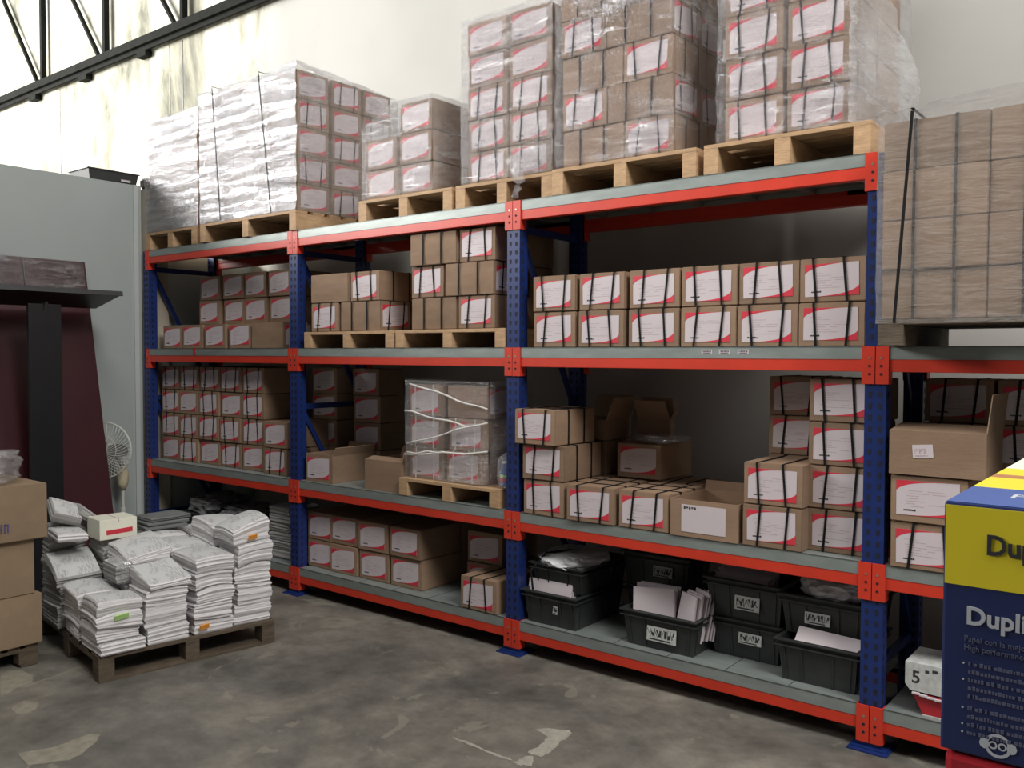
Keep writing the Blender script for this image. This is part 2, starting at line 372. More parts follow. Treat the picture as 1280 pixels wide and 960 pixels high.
# ------------------------------------------------------------------ cartons
CW, CH, CD = .285, .196, .385
def carton_mesh(seed, w=CW, h=CH, d=CD, mat='card'):
    rr = random.Random(seed)
    bm = bmesh.new(); bmesh.ops.create_grid
    nx, ny, nz = 4, 4, 3
    b = MB()
    def P(i, j, k):
        x, y, z = -w/2+w*i/nx, d*j/ny, h*k/nz
        return (x, y, z)
    for i in range(nx):
        for j in range(ny):
            b.face([P(i, j, 0), P(i+1, j, 0), P(i+1, j+1, 0), P(i, j+1, 0)], mat); b.face([P(i, j, nz), P(i+1, j, nz), P(i+1, j+1, nz), P(i, j+1, nz)], mat)
    for i in range(nx):
        for k in range(nz):
            b.face([P(i, 0, k), P(i+1, 0, k), P(i+1, 0, k+1), P(i, 0, k+1)], mat); b.face([P(i, ny, k), P(i+1, ny, k), P(i+1, ny, k+1), P(i, ny, k+1)], mat)
    for j in range(ny):
        for k in range(nz):
            b.face([P(0, j, k), P(0, j+1, k), P(0, j+1, k+1), P(0, j, k+1)], mat); b.face([P(nx, j, k), P(nx, j+1, k), P(nx, j+1, k+1), P(nx, j, k+1)], mat)
    bm.free()
    # top seam and a lid lip
    me = b.mesh('carton')
    bm = bmesh.new(); bm.from_mesh(me)
    s1, s2 = rr.uniform(-5, 5), rr.uniform(-5, 5)
    for v in bm.verts:
        x, y, z = v.co
        inner_x = (1-(2*x/w)**2); inner_y = 1-(2*(y-d/2)/d)**2; inner_z = 1-(2*(z-h/2)/h)**2
        if abs(abs(x)-w/2) < 1e-4: v.co.x += math.copysign(.004, x)*inner_y*inner_z
        if z < 1e-4: pass
        elif z > h-1e-4: v.co.z -= .003*inner_x*inner_y
        nn = noise.noise(Vector((x*6+s1, y*6+s2, z*8)))
        if 1e-3 < z < h-1e-3: v.co.x += .0015*nn
        if abs(abs(x)-w/2) < 1e-3 and z > 1e-3: v.co.z -= .0018*abs(nn)
    sh = [e for e in bm.edges if len(e.link_faces) == 2 and e.link_faces[0].normal.dot(e.link_faces[1].normal) < .4]
    bmesh.ops.bevel(bm, geom=sh, offset=.0035, segments=2, affect='EDGES')
    bm.to_mesh(me); bm.free(); return me
CM = [carton_mesh(i) for i in range(4)]
def swoosh_label(lw=.232, lh=.146, seed=0):
    """white label with red sweeps at the upper left and lower right, rows of print"""
    rr = random.Random(seed); b = MB(); x0, x1, z0, z1 = -lw/2, lw/2, -lh/2, lh/2
    b.box(x0, x1, -.0008, 0, z0, z1, 'white')
    def add(flip):
        n = 10; poly = [(0, 1), (.85, 1)]
        for i in range(n+1):
            t = i/n; a = (.85*(1-t)**2+2*(1-t)*t*.12, 1*(1-t)**2+2*(1-t)*t*.985+.70*t*t); poly.append(a)
        Q = [((1-u), (1-v)) if flip else (u, v) for u, v in poly]
        out = [(x0+u*lw, z0+v*lh) for u, v in Q]
        b.prism(out[:-0 or None], -.0012, -.0007, 'labelred')
    add(False); add(True)
    z = .70
    for r in range(7):
        for k in range(rr.randint(1, 2)):
            u = .12+rr.random()*.1+k*.36; L = .12+rr.random()*.25
            b.box(x0+u*lw, x0+min(.9, u+L)*lw, -.0011, -.0007, z0+z*lh, z0+(z+.018)*lh, 'print')
        z -= .075
    u = .12
    for k in range(6):
        L = .022+rr.random()*.014; b.box(x0+u*lw, x0+(u+L)*lw, -.0012, -.0007, z0+.12*lh, z0+(.12+.035+.02*rr.random())*lh, 'ink'); u += L+.004
    return b.mesh('box_label', weld=False)
LM = [swoosh_label(seed=i) for i in range(3)]
def strap_mesh(axis, tilt, w=CW, h=CH, d=CD, sw=.011, mat='strap', off=0., e=.0018):
    b = MB(); hw = sw/2
    if axis == 'y':     # loop over front, top, back; tilt shifts bottom sideways
        def X(z): return off+tilt*(z/h-.5)
        def seg(p, q, n):
            pass
        q = .0045
        for y, s in ((-q, 1), (d+q, -1)):
            N = 5
            for i in range(N):
                za, zb = h*i/N, h*(i+1)/N
                b.face([(X(za)-hw, y, za), (X(za)+hw, y, za), (X(zb)+hw, y, zb+(e if i == N-1 else 0)), (X(zb)-hw, y, zb+(e if i == N-1 else 0))], mat)
        b.box(X(h)-hw, X(h)+hw, -q, d+q, h-.0005, h+e, mat)
    else:
        q = .0065
        for x in (-w/2-q, w/2+q): b.box(x-.0008, x+.0008, off-hw, off+hw, .0, h+e, mat)
        b.box(-w/2-q, w/2+q, off-hw, off+hw, h-.0005, h+e, mat)
    return b.mesh('strap', weld=False)
SY = [[strap_mesh('y', random.Random(k).uniform(-.022, .022), off=o+random.Random(k*3).uniform(-.012, .012)) for k in range(4)] for o in (-.07, .062)]
SX = [[strap_mesh('x', 0, off=o) for k in range(1)] for o in (.12, .27)]
WSY = [strap_mesh('y', .004, off=o, mat='wstrap', sw=.009) for o in (-.085, .07)]
COUNT = [0]
def carton(xl, yf, z, kind='L', st='A', label='', group=None, w=1., h=1., d=1., rj=None, lab=True, ex=None):
    """kind L: label faces the aisle; P: long side faces the aisle, label to the right; Q: label to the left"""
    COUNT[0] += 1; i = COUNT[0]; rr = random.Random(i*17)
    yf += rr.uniform(-.008, .008); rz = rr.uniform(-.022, .022) if rj is None else rj
    if kind == 'L': loc = (xl+CW*w/2, yf, z)
    elif kind == 'P': loc = (xl+CD*d, yf+CW*w/2, z); rz += PI/2
    else: loc = (xl, yf+CW*w/2, z); rz -= PI/2
    r = root('cardboard_box', label, 'box', loc, rz, group); r.scale = (w, d, h)
    link('carton', CM[i % 4], r)
    if lab:
        o = link('box_label', LM[i % 3], r, (rr.uniform(-.006, .008)*(0 if not ex else 1)-.004, -.0006, .098+rr.uniform(-.004, .006)))
        o.rotation_euler.y = rr.uniform(-.02, .02)
    if 'A' in st:
        for s in SY: link('strap', s[(i*7+rr.randint(0, 3)) % 4], r)
    if 'B' in st:
        for s in SX: link('strap', s[0], r)
    if 'W' in st:
        for s in WSY: link('strap', s, r)
    return r
ORD = ['first', 'second', 'third', 'fourth', 'fifth', 'sixth', 'seventh']
BAY = ['left bay', 'second bay', 'third bay', 'right bay']
LVL = {1: 'bottom shelf', 2: 'second shelf up', 3: 'third shelf up'}
ROWN = ['bottom', 'second', 'third', 'fourth', 'fifth', 'sixth']

# --- left bay, third shelf
z0 = DT[3]+.001
G = 'boxes on the third shelf of the left bay'
for k, x in enumerate((.10, .40, .73, 1.06)):
    carton(x, .1, z0, 'L', '', f'labelled cardboard box, {ORD[k]} from the left in the bottom row, third shelf up, left bay', G)
carton(1.37, .1, z0, 'P', 'W', 'box showing a plain side at the right of the bottom row, third shelf, left bay', G)
for r in (1, 2):
    for k, x in enumerate((.50, .835, 1.13, 1.44)):
        carton(x, .2, z0+.2*r, 'L', '', f'labelled cardboard box, {ORD[k]} from the left in the {["", "middle", "top"][r]} row, third shelf up, left bay', G)
# --- left bay, second shelf
z0 = DT[2]+.001; G = 'boxes filling the second shelf of the left bay'
for r in range(4):
    for k, x in enumerate((.055, .345, .635, .935, 1.235)):
        carton(x+random.uniform(-.006, .006)*(k > 0), .1, z0+.1995*r, 'L', 'A' if (r*3+k*2) % 4 else '', f'cardboard box, column {ORD[k]} from left, {ROWN[r]} row up, second shelf up, left bay', G, w=.98)
for r in range(2):
    carton(1.55, .06, z0+.2*r, 'L', 'A' if r == 0 else '', f'{"strapped" if r == 0 else "brightly labelled"} {["lower", "upper"][r]} box at right end of the second shelf up, left bay', G)
# --- second bay, bottom shelf
z0 = DT[1]+.001; G = 'boxes on the bottom shelf of the second bay'
for r in range(2):
    for k, x in enumerate((1.985+.02, 2.29, 2.59, 2.895)):
        carton(x if k else 2.06-.03, .09, z0+.2*r, 'L', '', f'unstrapped labelled box, {ORD[k]} from the left in the {["lower", "upper"][r]} row, bottom shelf, second bay', G)
    carton(2.895, .49, z0+.2*r, 'L', '', f'cardboard box behind the right end of the {["lower", "upper"][r]} row, bottom shelf, second bay', G, lab=False, d=.5)
    carton(3.39, .30, z0+.2*r, 'L', '', f'{["lower", "upper"][r]} box of the shaded pair at the back right, bottom shelf, second bay', G)
carton(3.60, -.005+.07-.06, z0, 'L', 'A', 'single box with two black straps at the front right, bottom shelf, second bay', G)
# --- second bay, second shelf
z0 = DT[2]+.001; G = 'dark boxes at the back of the second shelf of the second bay'
for c, x in enumerate((1.65, 2.13)):
    for r in range(4):
        carton(x, .445, z0+.1995*r, 'L', '', f'{["left", "right"][c]} shaded back column box, {ROWN[r]} from the shelf, second shelf up, second bay', G, d=.64)
# --- third bay, third shelf
z0 = DT[3]+.001; G = 'strapped boxes in two rows on the third shelf of the third bay'
for r in range(2):
    for k, x in enumerate((4.135, 4.443, 4.752, 5.058, 5.357, 5.655)):
        carton(x, .02, z0+.2*r, 'L', 'A', f'black strapped box, {ORD[k]} from the left in the {["lower", "upper"][r]} row, third shelf up, third bay', G, w=1.035 if k > 1 else 1.)
# --- third bay, second shelf
z0 = DT[2]+.001; G = 'boxes on the second shelf of the third bay'
carton(4.085, -.005, z0, 'L', 'AB', 'strapped box at the foot of the left stack, second shelf up, third bay', G)
carton(4.085, -.012, z0+.2, 'L', 'AB', 'strapped box in the middle of the left stack, second shelf up, third bay', G, rj=.02)
carton(4.05, -.05, z0+.4, 'L', 'AB', 'strapped box topping the left stack and jutting past the post, second shelf up, third bay', G, rj=-.02)
carton(4.395, -.01, z0, 'L', 'AB', 'low box with looped strap, next to the left stack, second shelf, third bay', G, w=1.04, rj=.05)
carton(4.715, -.005, z0, 'L', 'AB', 'single box left of the open box with white sheet, second shelf up, third bay', G, w=1.03)
for r in range(2): carton(5.405, .0, z0+.2*r, 'L', 'A', f'{["lower", "upper"][r]} strapped box of the two-high stack beside the tall right stack, third bay', G)
for r in range(4): carton(5.685, .082, z0+.2*r, 'L', 'A', f'{ROWN[r]} box from the shelf in the tall right hand stack, second shelf up, third bay', G)
for r in range(4): carton(5.36, .41, z0+.2*r, 'L', 'A', f'shaded box behind the two-high stack, {ROWN[r]} from the shelf, third bay', 'shaded boxes at the back of the second shelf of the third bay', d=.72)
for k, x in enumerate((4.10, 4.40, 4.70)): carton(x, .42, z0, 'L', 'A', f'{ORD[k]} from left of the low back row boxes, second shelf up, third bay', 'shaded boxes at the back of the second shelf of the third bay', d=.72, lab=False)
carton(4.46, .40, z0+.2, 'L', '', 'single shaded labelled box under loose clear film at the back, second shelf up, third bay', 'shaded boxes at the back of the second shelf of the third bay', d=.95)
carton(4.08, .42, z0+.2, 'L', 'A', 'dark box under an open flapped box behind the left stack, third bay', 'shaded boxes at the back of the second shelf of the third bay', d=.72, lab=False)
# --- right bay, second shelf
G = 'boxes on the second shelf of the right bay'
carton(6.075, -.01, z0, 'L', 'A', 'black strapped box at the foot of the stack right of the last post, right bay', G, w=1.06, rj=0)
carton(6.075, -.01, z0+.2, 'L', '', 'unstrapped labelled box under the open box, right of the last post, right bay', G, w=1.06, rj=0)
for c, x in enumerate((6.10, 6.40, 6.70)):
    for r in range(4): carton(x, .42, z0+.2*r, 'L', 'A', f'shaded strapped box, {ORD[c]} column from left, {ROWN[r]} row up, back of right bay', 'shaded boxes at the back of the right bay', d=.72)

# ------------------------------------------------------------------ pallets
def pallet(x0, x1, y0, y1, z, ph, label, wood='wood', group='wooden pallets on the rack', rz=0, bottom=False, bw=.075):
    L, W = x1-x0, y1-y0
    r = root('wooden_pallet', label, 'pallet', (x0, y0, z), rz, group)
    tb = .020; zb = .018 if bottom else 0
    for k in range(3):
        x = k*(L-bw)/2
        b = MB()
        if bottom:
            for j in range(3): yy = j*(W-.1)/2; b.box(x, x+bw, yy, yy+.1, zb, ph-tb-.018, wood)
            b.box(x, x+bw, 0, W, ph-tb-.018, ph-tb, wood)
        else: b.box(x, x+bw, 0, W, zb, ph-tb, wood)
        b.obj('stringer', r, bevel=.002, weld=False)
    n = 7
    for k in range(n):
        bwid = W/n*.72; y = k*(W-bwid)/(n-1); b = MB(); b.box(0, L, y, y+bwid, ph-tb, ph, wood); b.obj('top_board', r, bevel=.002)
    if bottom:
        for k in range(3):
            y = k*(W-.09)/2; b = MB(); b.box(0, L, y, y+.09, 0, zb, wood); b.obj('bottom_board', r, bevel=.002)
    return r
# ------------------------------------------------------------------ film wrap
def wrap(x0, x1, y0, y1, z0, z1, mat, label, amp=.012, seed=0, top=True, group='stretch film wraps', res=.035, sag=None, straps=(), open_r=False, name='stretch_film', front=None):
    r = root(name, label, 'plastic wrap', (x0, y0, z0), 0, group)
    L, W, H = x1-x0, y1-y0, z1-z0
    b = MB(); nx, ny, nz = max(3, int(L/res)), max(3, int(W/res)), max(3, int(H/res))
    def D(p, n):
        q = Vector(p)*5+Vector((seed*3.1, seed*1.7, 0)); k = noise.fractal(Vector((q.x, q.y, q.z*2.2)), 1., 2., 3)
        return tuple(Vector(p)+Vector(n)*(amp*(.5+k)))
    def tz(x, y): return H if sag is None else H+sag(x/L, y/W)
    def side(f, n, na, mat=mat):
        g = [[D(f(i/na, k/nz), n) for k in range(nz+1)] for i in range(na+1)]
        for i in range(na):
            for k in range(nz): b.face([g[i][k], g[i+1][k], g[i+1][k+1], g[i][k+1]], mat)
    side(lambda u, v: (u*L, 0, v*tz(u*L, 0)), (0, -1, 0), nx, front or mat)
    side(lambda u, v: (u*L, W, v*tz(u*L, W)), (0, 1, 0), nx)
    side(lambda u, v: (0, u*W, v*tz(0, u*W)), (-1, 0, 0), ny)
    side(lambda u, v: (L, u*W, v*tz(L, u*W)), (1, 0, 0), ny)
    if top:
        g = [[D((i/nx*L, j/ny*W, tz(i/nx*L, j/ny*W)), (0, 0, .9)) for j in range(ny+1)] for i in range(nx+1)]
        for i in range(nx):
            for j in range(ny): b.face([g[i][j], g[i+1][j], g[i+1][j+1], g[i][j+1]], mat)
    o = b.obj('film_sheet', r, smooth=True, weld=False)
    for s in straps:   # (x top, x bottom) vertical black straps over the front
        b = MB(); N = 8
        for k in range(N):
            za, zb = H*k/N, H*(k+1)/N; xa, xb = s[1]+(s[0]-s[1])*k/N, s[1]+(s[0]-s[1])*(k+1)/N
            b.bar((xa-x0, -.012-amp*1.7, za), (xb-x0, -.012-amp*1.7, zb+.002), .012, .002, 'strap', up=(0, 1, 0))
        b.bar((s[0]-x0, -.014-amp*1.7, H+.012), (s[0]-x0, W+.01, H+.012), .012, .002, 'strap')
        b.obj('black_strap', r, weld=False)
    return r

ZD = DT[4]+.001; PH = .142; ZP = ZD+PH+.002
GP = 'wooden pallets on top of the rack'
pallet(.0, .78, .0, .98, ZD, PH, 'pallet under the far left film wrapped stack on top of the rack', group=GP)
pallet(.86, 2.06, -.02, 1.0, ZD, PH, 'pallet under the big white wrapped stack with two straps, rack top', group=GP)
pallet(2.66, 3.50, .03, 1.0, ZD, PH, 'pallet under the low stepped stack, third from left on rack top', group=GP)
pallet(3.53, 4.25, .03, 1.0, ZD, PH, 'pallet under the narrow five-high stack above the middle post', group=GP)
pallet(4.27, 5.14, .0, 1.0, ZD, PH, 'pallet under the brown wrapped stack, second from right on rack top', group=GP)
pallet(5.18, 5.965, .0, 1.0, ZD, PH, 'pallet under the rightmost stack on top of the rack', group=GP)
# P1 far left stack
G = 'boxes in the far left wrapped stack'
for r in range(5):
    for k in range(2): carton(.015+.39*k, .03, ZP+.185*r, 'P', 'A', f'{ORD[k]} box from left, {ROWN[r]} layer, front of the far left wrapped stack', G, h=.93, w=1.02, rj=0)
wrap(-.01, .80, .01, .97, ZP+.002, ZP+.94, 'film', 'white glaring film around the far left stack on the rack', .014, 1, straps=(), front='filmglare')
# P2 big stack
G = 'boxes in the big white wrapped stack'
for r in range(5):
    for j in range(3):
        for k in range(3):
            if j == 0 or k == 2:
                carton(.87+.388*k, .02+.31*j, ZP+.2*r, 'P', 'A' if (r+j) % 2 else '', f'{ORD[k]} across, {ORD[j]} back, {ROWN[r]} layer box of the big white wrapped stack', G, rj=0)
wrap(.845, 2.055, -.005, .97, ZP+.002, ZP+1.02, 'film', 'white glaring film around the biggest left stack on the rack top', .013, 2, straps=((1.07, 1.17), (1.66, 1.80)), front='filmglare', sag=lambda u, v: .03*max(0, u-.6)*2-.06*v*u)
# P3 stepped
G = 'boxes in the low stepped stack on the rack top'
for j in range(2):
    for r in range(3):
        carton(3.02, .06+.39*j, ZP+.195*r, 'L', '', f'right column box, {ROWN[r]} layer, {["front", "rear"][j]} of the low stepped stack', G, h=.97, rj=0)
        if r < 2: carton(2.71, .06+.39*j, ZP+.195*r, 'L', '', f'left column box, {ROWN[r]} layer, {["front", "rear"][j]} of the low stepped stack', G, h=.97, rj=0)
wrap(2.69, 3.33, .035, .86, ZP+.002, ZP+.595, 'film', 'creased film over the low stepped stack left of the middle post', .008, 3, sag=lambda u, v: -.13*max(0, 1-u*2.2))
# P4
G = 'boxes in the narrow five-high stack'
for j in range(2):
    for r in range(5):
        for k in range(2): carton(3.605+.315*k, .06+.39*j, ZP+.19*r, 'L', 'A' if r < 3 else '', f'{["left", "right"][k]} box, {ROWN[r]} layer, {["front", "rear"][j]} of the narrow five-high stack', G, h=.955, w=1.05, rj=0)
wrap(3.575, 4.255, .03, .86, ZP+.002, ZP+.965, 'film', 'film with bright glare around the narrow five-high stack above the middle post', .010, 4)
b = MB()
rr = random.Random(3); pts = []
for k in range(9): t = k/8; pts.append((4.0+.04*math.sin(3*t)+rr.uniform(-.01, .01), .0+rr.uniform(-.008, .008), ZP+.09-.21*t))
b.tube(pts, [.05-.033*(k/8)+rr.uniform(-.006, .006) for k in range(9)], 'film', n=12)
tag(b.obj('film_tail', None, smooth=True), 'twisted tail of clear film hanging over the middle post top', 'plastic wrap')
# P5
G = 'boxes in the brown wrapped stack second from right'
def row5(z, r, x0, flip, tall=1.):
    for j in range(2):
        dep = ['front', 'rear'][j]
        yy = .03+.40*j
        if not flip:
            carton(x0, .03+.30*j, z, 'P', 'AB', f'long side box, left, {ROWN[r]} layer, {dep} of stack second from right, rack top', G, rj=0)
            carton(x0+.39, yy, z, 'L', 'AB', f'label side box, right, {ROWN[r]} layer, {dep} of stack second from right, rack top', G, rj=0, d=.98)
        else:
            carton(x0, yy, z, 'L', 'AB', f'label side box, left, {ROWN[r]} layer, {dep} of stack second from right, rack top', G, rj=0, d=.98)
            carton(x0+.29, .03+.30*j, z, 'P', 'AB', f'long side box, right, {ROWN[r]} layer, {dep} of stack second from right, rack top', G, rj=0)
for r in range(6): row5(ZP+.1985*r, r, 4.325-.004*r, r % 2 == 1)
wrap(4.30, 5.02, .0, .84, ZP+.002, ZP+1.21, 'filmthin', 'film with bright glare on the left of the brown stack second from right', .012, 5)
# P6
G = 'boxes in the rightmost stack on the rack top'
for j in range(2):
    for r in range(6):
        for k in range(2):
            plain = (r in (3, 4) and k == 1)
            carton(5.27+.305*k, .04+.39*j, ZP+.199*r, 'L', 'A', f'{["left", "right"][k]} box, {ROWN[r]} layer, {["front", "rear"][j]} of the rightmost rack top stack', G, rj=0, lab=not plain)
wrap(5.245, 5.90, .01, .86, ZP+.002, ZP+1.22, 'filmthin', 'film around the rightmost stack on the rack top', .012, 6)
# loose bulging sheet at its right
b = MB(); n = 14
g = []
for i in range(n+1):
    row = []
    for k in range(n+1):
        u, v = i/n, k/n; a = u*PI*.55
        x = 5.86+.20*math.sin(a)*(1-.35*v)*(.5+.5*math.sin(PI*min(1, v*1.1+.05)))+.012*noise.noise(Vector((u*7, v*9, 1)))
        y = .02+.5*u+.02*noise.noise(Vector((u*5, v*6, 4))); z = ZP+.01+.62*v
        row.append((x, y, z))
    g.append(row)
for i in range(n):
    for k in range(n): b.face([g[i][k], g[i+1][k], g[i+1][k+1], g[i][k+1]], 'filmmilk')
tag(b.obj('loose_film', None, smooth=True), 'loose bulging sheet of clear film at the right of the rightmost rack top stack', 'plastic wrap')

# --- second bay third shelf : two small pallets
ph = .112; z0 = DT[3]+.001
pallet(2.12, 3.02, .0, .68, z0, ph, 'left pallet on the third shelf up of the second bay', group='small pallets inside the rack')
pallet(3.04, 3.94, .0, .68, z0, ph, 'right pallet on the third shelf up of the second bay', group='small pallets inside the rack')
zp = z0+ph+.002; G = 'boxes on the two pallets of the second bay'
carton(2.17, .03, zp, 'L', 'A', 'label side box, lower left on the left pallet, third shelf up, second bay', G)
carton(2.48, .03, zp, 'P', 'AB', 'box showing its plain side, lower right on the left pallet, second bay', G)
carton(2.48, .34, zp, 'P', 'AB', 'box behind the plain sided one on the left pallet, second bay', G)
carton(2.17, .43, zp, 'L', 'A', 'rear lower left box on the left pallet, second bay', G, d=.6)
carton(2.165, .03, zp+.2, 'P', 'AW', 'plain sided box, upper left on the left pallet, second bay', G)
carton(2.57, .03, zp+.2, 'L', 'AB', 'label side box, upper right on the left pallet, second bay', G)
for r, kind in ((0, 'PL'), (1, 'LP'), (2, 'PL')):
    nm = ['bottom', 'middle', 'top'][r]
    if kind == 'PL':
        carton(3.155, .03, zp+.2*r, 'P', 'AB', f'plain sided box, left in the {nm} layer of the right pallet, second bay', G)
        carton(3.555, .03, zp+.2*r, 'L', 'AB', f'label side box, right in the {nm} layer of the right pallet, second bay', G)
    else:
        carton(3.145, .03, zp+.2*r, 'L', 'AB', f'label side box, left in the {nm} layer of the right pallet, second bay', G)
        carton(3.45, .03, zp+.2*r, 'P', 'AB', f'plain sided box, right in the {nm} layer of the right pallet, second bay', G)
    carton(3.50, .445, zp+.2*r, 'L', 'A', f'shaded rear box in the {nm} layer of the right pallet, second bay', G, d=.62)

# --- second bay second shelf : wrapped half pallet
z0 = DT[2]+.001
pallet(3.07, 3.90, .0, .62, z0, ph, 'small pallet under the clear wrapped six boxes, second shelf up, second bay', group='small pallets inside the rack')
zp = z0+ph+.002; G = 'six wrapped boxes on the second shelf of the second bay'
for r in range(3):
    for k in range(2):
        nm = ['bottom', 'middle', 'top'][r]
        carton(3.12+.325*k+(.02 if k else 0)*(r == 1), .05, zp+.2*r, 'L' if not (r == 2 and k) else 'P', 'W', f'{["left", "right"][k]} box with clear straps, {nm} layer of the six wrapped boxes, second bay', G, rj=.0, d=.98 if not (r == 2 and k) else .84)
wrap(3.10, 3.80, .03, .45, zp+.004, zp+.625, 'filmthin', 'creased clear film around six boxes on the second shelf up, second bay', .008, 9, group=None)
# twisted film ropes across the wrapped boxes
for i, (a, c) in enumerate(((( 3.11, 1.37), (3.62, 1.30)), ((3.13, 1.155), (3.80, 1.33)), ((3.13, 1.10), (3.45, 1.13)), ((3.11, 1.09), (3.8, 1.15)), ((3.16, 1.545), (3.8, 1.40)))):
    b = MB(); b.tube([(a[0]+(c[0]-a[0])*t/8, .012+.006*math.sin(t*2.), a[1]+(c[1]-a[1])*t/8+.006*math.sin(t*1.3+i)) for t in range(9)], .006, 'wstrap', n=6)
    tag(b.obj('film_rope', None, smooth=True), f'twisted film band across the six wrapped boxes, {ORD[i]} of five', 'plastic wrap', 'twisted film bands')
# --- right bay : big film wrapped load in front
z0 = DT[3]+.001
pallet(6.060, 7.24, -.19, .6, z0, .105, 'pallet under the large brown wrapped load, right bay', 'oldshadewood', group='small pallets inside the rack', bw=.10)  # darker wood colour stands in for the shade on this pallet
zp = z0+.107; G = 'boxes in the large wrapped load of the right bay'
for r in range(4):
    for j in range(2):
        for k in range(3):
            carton(6.072+.388*k, -.185+.31*j, zp+.199*r, 'Q', 'B', f'{ORD[k]} box from left, {ROWN[r]} layer, {["front", "rear"][j]} of the large wrapped load, right bay', G, h=1.005, rj=0, lab=False)
wrap(6.058, 7.255, -.215, .45, zp-.018, zp+.815, 'filmtight', 'tight dull film around the large brown load at the right', .005, 11, straps=((6.19, 6.135),), sag=lambda u, v: .045*math.sin(PI*min(1, u*1.2))*(1-v))

# ------------------------------------------------------------------ open cartons
def open_box(x, y, z, w, d, h, label, flaps=(60, 60, 60, 60), group=None, lbl=None, mat='card', rz=0, fl=None):
    r = root('open_cardboard_box', label, 'box', (x, y, z), rz, group)
    t = .005; b = MB()
    b.box(0, w, 0, d, 0, t, mat); b.box(0, w, 0, t, t, h, mat); b.box(0, w, d-t, d, t, h, mat); b.box(0, t, t, d-t, t, h, mat); b.box(w-t, w, t, d-t, t, h, mat)
    b.obj('carton', r, weld=False)
    fd = fl or d*.45
    defs = [((0, 0, h), (w, 0, h), (0, -1, 0)), ((0, d, h), (w, d, h), (0, 1, 0)), ((0, 0, h), (0, d, h), (-1, 0, 0)), ((w, 0, h), (w, d, h), (1, 0, 0))]
    for (a, c, n), ang in zip(defs, flaps):
        if ang is None: continue
        a, c, n = Vector(a), Vector(c), Vector(n); q = math.radians(ang)   # 0 = folded outwards flat, 90 = upright, >90 leaning in
        L = fd if abs(n.x) < .5 else min(fd, w*.48); dr = n*math.cos(q)+Vector((0, 0, 1))*math.sin(q)
        e = (c-a).normalized(); nn = e.cross(dr).normalized()*.002
        P = [a+e*.003, c-e*.003, c-e*.008+dr*L, a+e*.008+dr*L]
        b = MB(); F = [p+nn for p in P]; B = [p-nn for p in P]
        b.face(F, mat); b.face(B[::-1], mat)
        for i in range(4): j = (i+1) % 4; b.face([F[i], B[i], B[j], F[j]], 'flute')
        b.obj('flap', r)
    if lbl == 'swoosh': link('box_label', LM[1], r, (w*.46, -.0006, h*.5))
    if lbl == 'sheet':
        b = MB(); b.box(-.118, .118, -.0012, 0, -.068, .068, 'white')
        for k in range(5): b.box(-.105+.014*k, -.095+.014*k, -.0016, -.001, .045+.004*(k % 2), .058, 'ink')
        o = b.obj('white_sheet', r, weld=False); o.location = (w*.5, -.0006, h*.5)
    if lbl == 'note':
        b = MB(); b.box(-.04, .04, -.0012, 0, -.028, .028, 'white')
        for k in range(7): b.box(-.032+.006*k, -.030+.007*k, -.0016, -.001, .0+.01*(k % 3)-.01, .012, 'print')
        b.box(-.03, .02, -.0016, -.001, -.02, -.016, 'print')
        o = b.obj('paper_note', r, weld=False); o.location = (w*.36, -.0006, h*.55); o.rotation_euler.y = -.08
    return r
z0 = DT[2]+.001
open_box(2.10, .03, z0, .285, .385, .196, 'open topped labelled box at the front left, second shelf up, second bay', (None, 80, None, 65), lbl='swoosh', fl=.06, group='open boxes in the second bay')
open_box(2.715, .03, z0, .35, .33, .20, 'open topped box without label left of the wrapped pallet, second bay', (165, 70, None, 80), fl=.07, group='open boxes in the second bay')
open_box(5.022, -.01, z0, .36, .38, .185, 'low open box with a white sheet on its front, second shelf up, third bay', (None, 85, None, None), lbl='sheet', fl=.05)
open_box(4.09, .40, z0+.402, .29, .28, .12, 'open box with raised flaps behind the left stack, third bay', (None, 60, None, 70), fl=.15)
open_box(4.46, .62, z0+.402, .22, .05, .13, 'upright flattened box with a wide raised flap leaning at the back, third bay', (60, 95, None, 60), fl=.12)
open_box(6.07, -.03, z0+.402, .37, .36, .185, 'worn open box with a small paper note, above the labelled boxes, right bay', (172, None, None, 84), lbl='note', fl=.16)
# loose clear film over back box, third bay
def crumple(name, label, cat, c, s, mat, seed=0, amp=.25, sub=4, freq=3., group=None, rz=0, fold=None):
    bm = bmesh.new(); bmesh.ops.create_icosphere(bm, subdivisions=sub, radius=1.)
    for v in bm.verts:
        p = v.co.copy(); n = noise.fractal(p*freq+Vector((seed*5.1, seed*2.3, seed)), 1., 2.1, 4)
        rdg = abs(noise.noise(p*freq*1.7+Vector((seed, 3, seed*2))))
        q = p*(1+amp*n-amp*.6*rdg)
        # squarish
        q = Vector([math.copysign(abs(t)**.75, t) for t in q])
        v.co = Vector((q.x*s[0], q.y*s[1], max(q.z, -.9)*s[2]+.9*s[2]))
    me = bpy.data.meshes.new(name); bm.to_mesh(me); bm.free(); me.materials.append(M[mat])
    for p in me.polygons: p.use_smooth = (seed % 2 == 0)
    o = link(name, me, None, c, rz)
    return tag(o, label, cat, group)
crumple('crumpled_film', 'crumpled clear film lying on the shaded back box, third bay', 'plastic wrap', (4.66, .55, z0+.40), (.17, .12, .025), 'filmthin', 2, .5)
crumple('water_bottle_bag', 'clear plastic bag with a drink bottle beside the six wrapped boxes, second bay', 'bag', (3.895, .06, z0+.115), (.042, .04, .105), 'filmheavy', 3, .25)
b = MB()
b.tube([(3.89, .06, z0+.13), (3.89, .06, z0+.20), (3.89, .06, z0+.235), (3.89, .06, z0+.26)], [.026, .026, .012, .011], 'mblue', n=14)
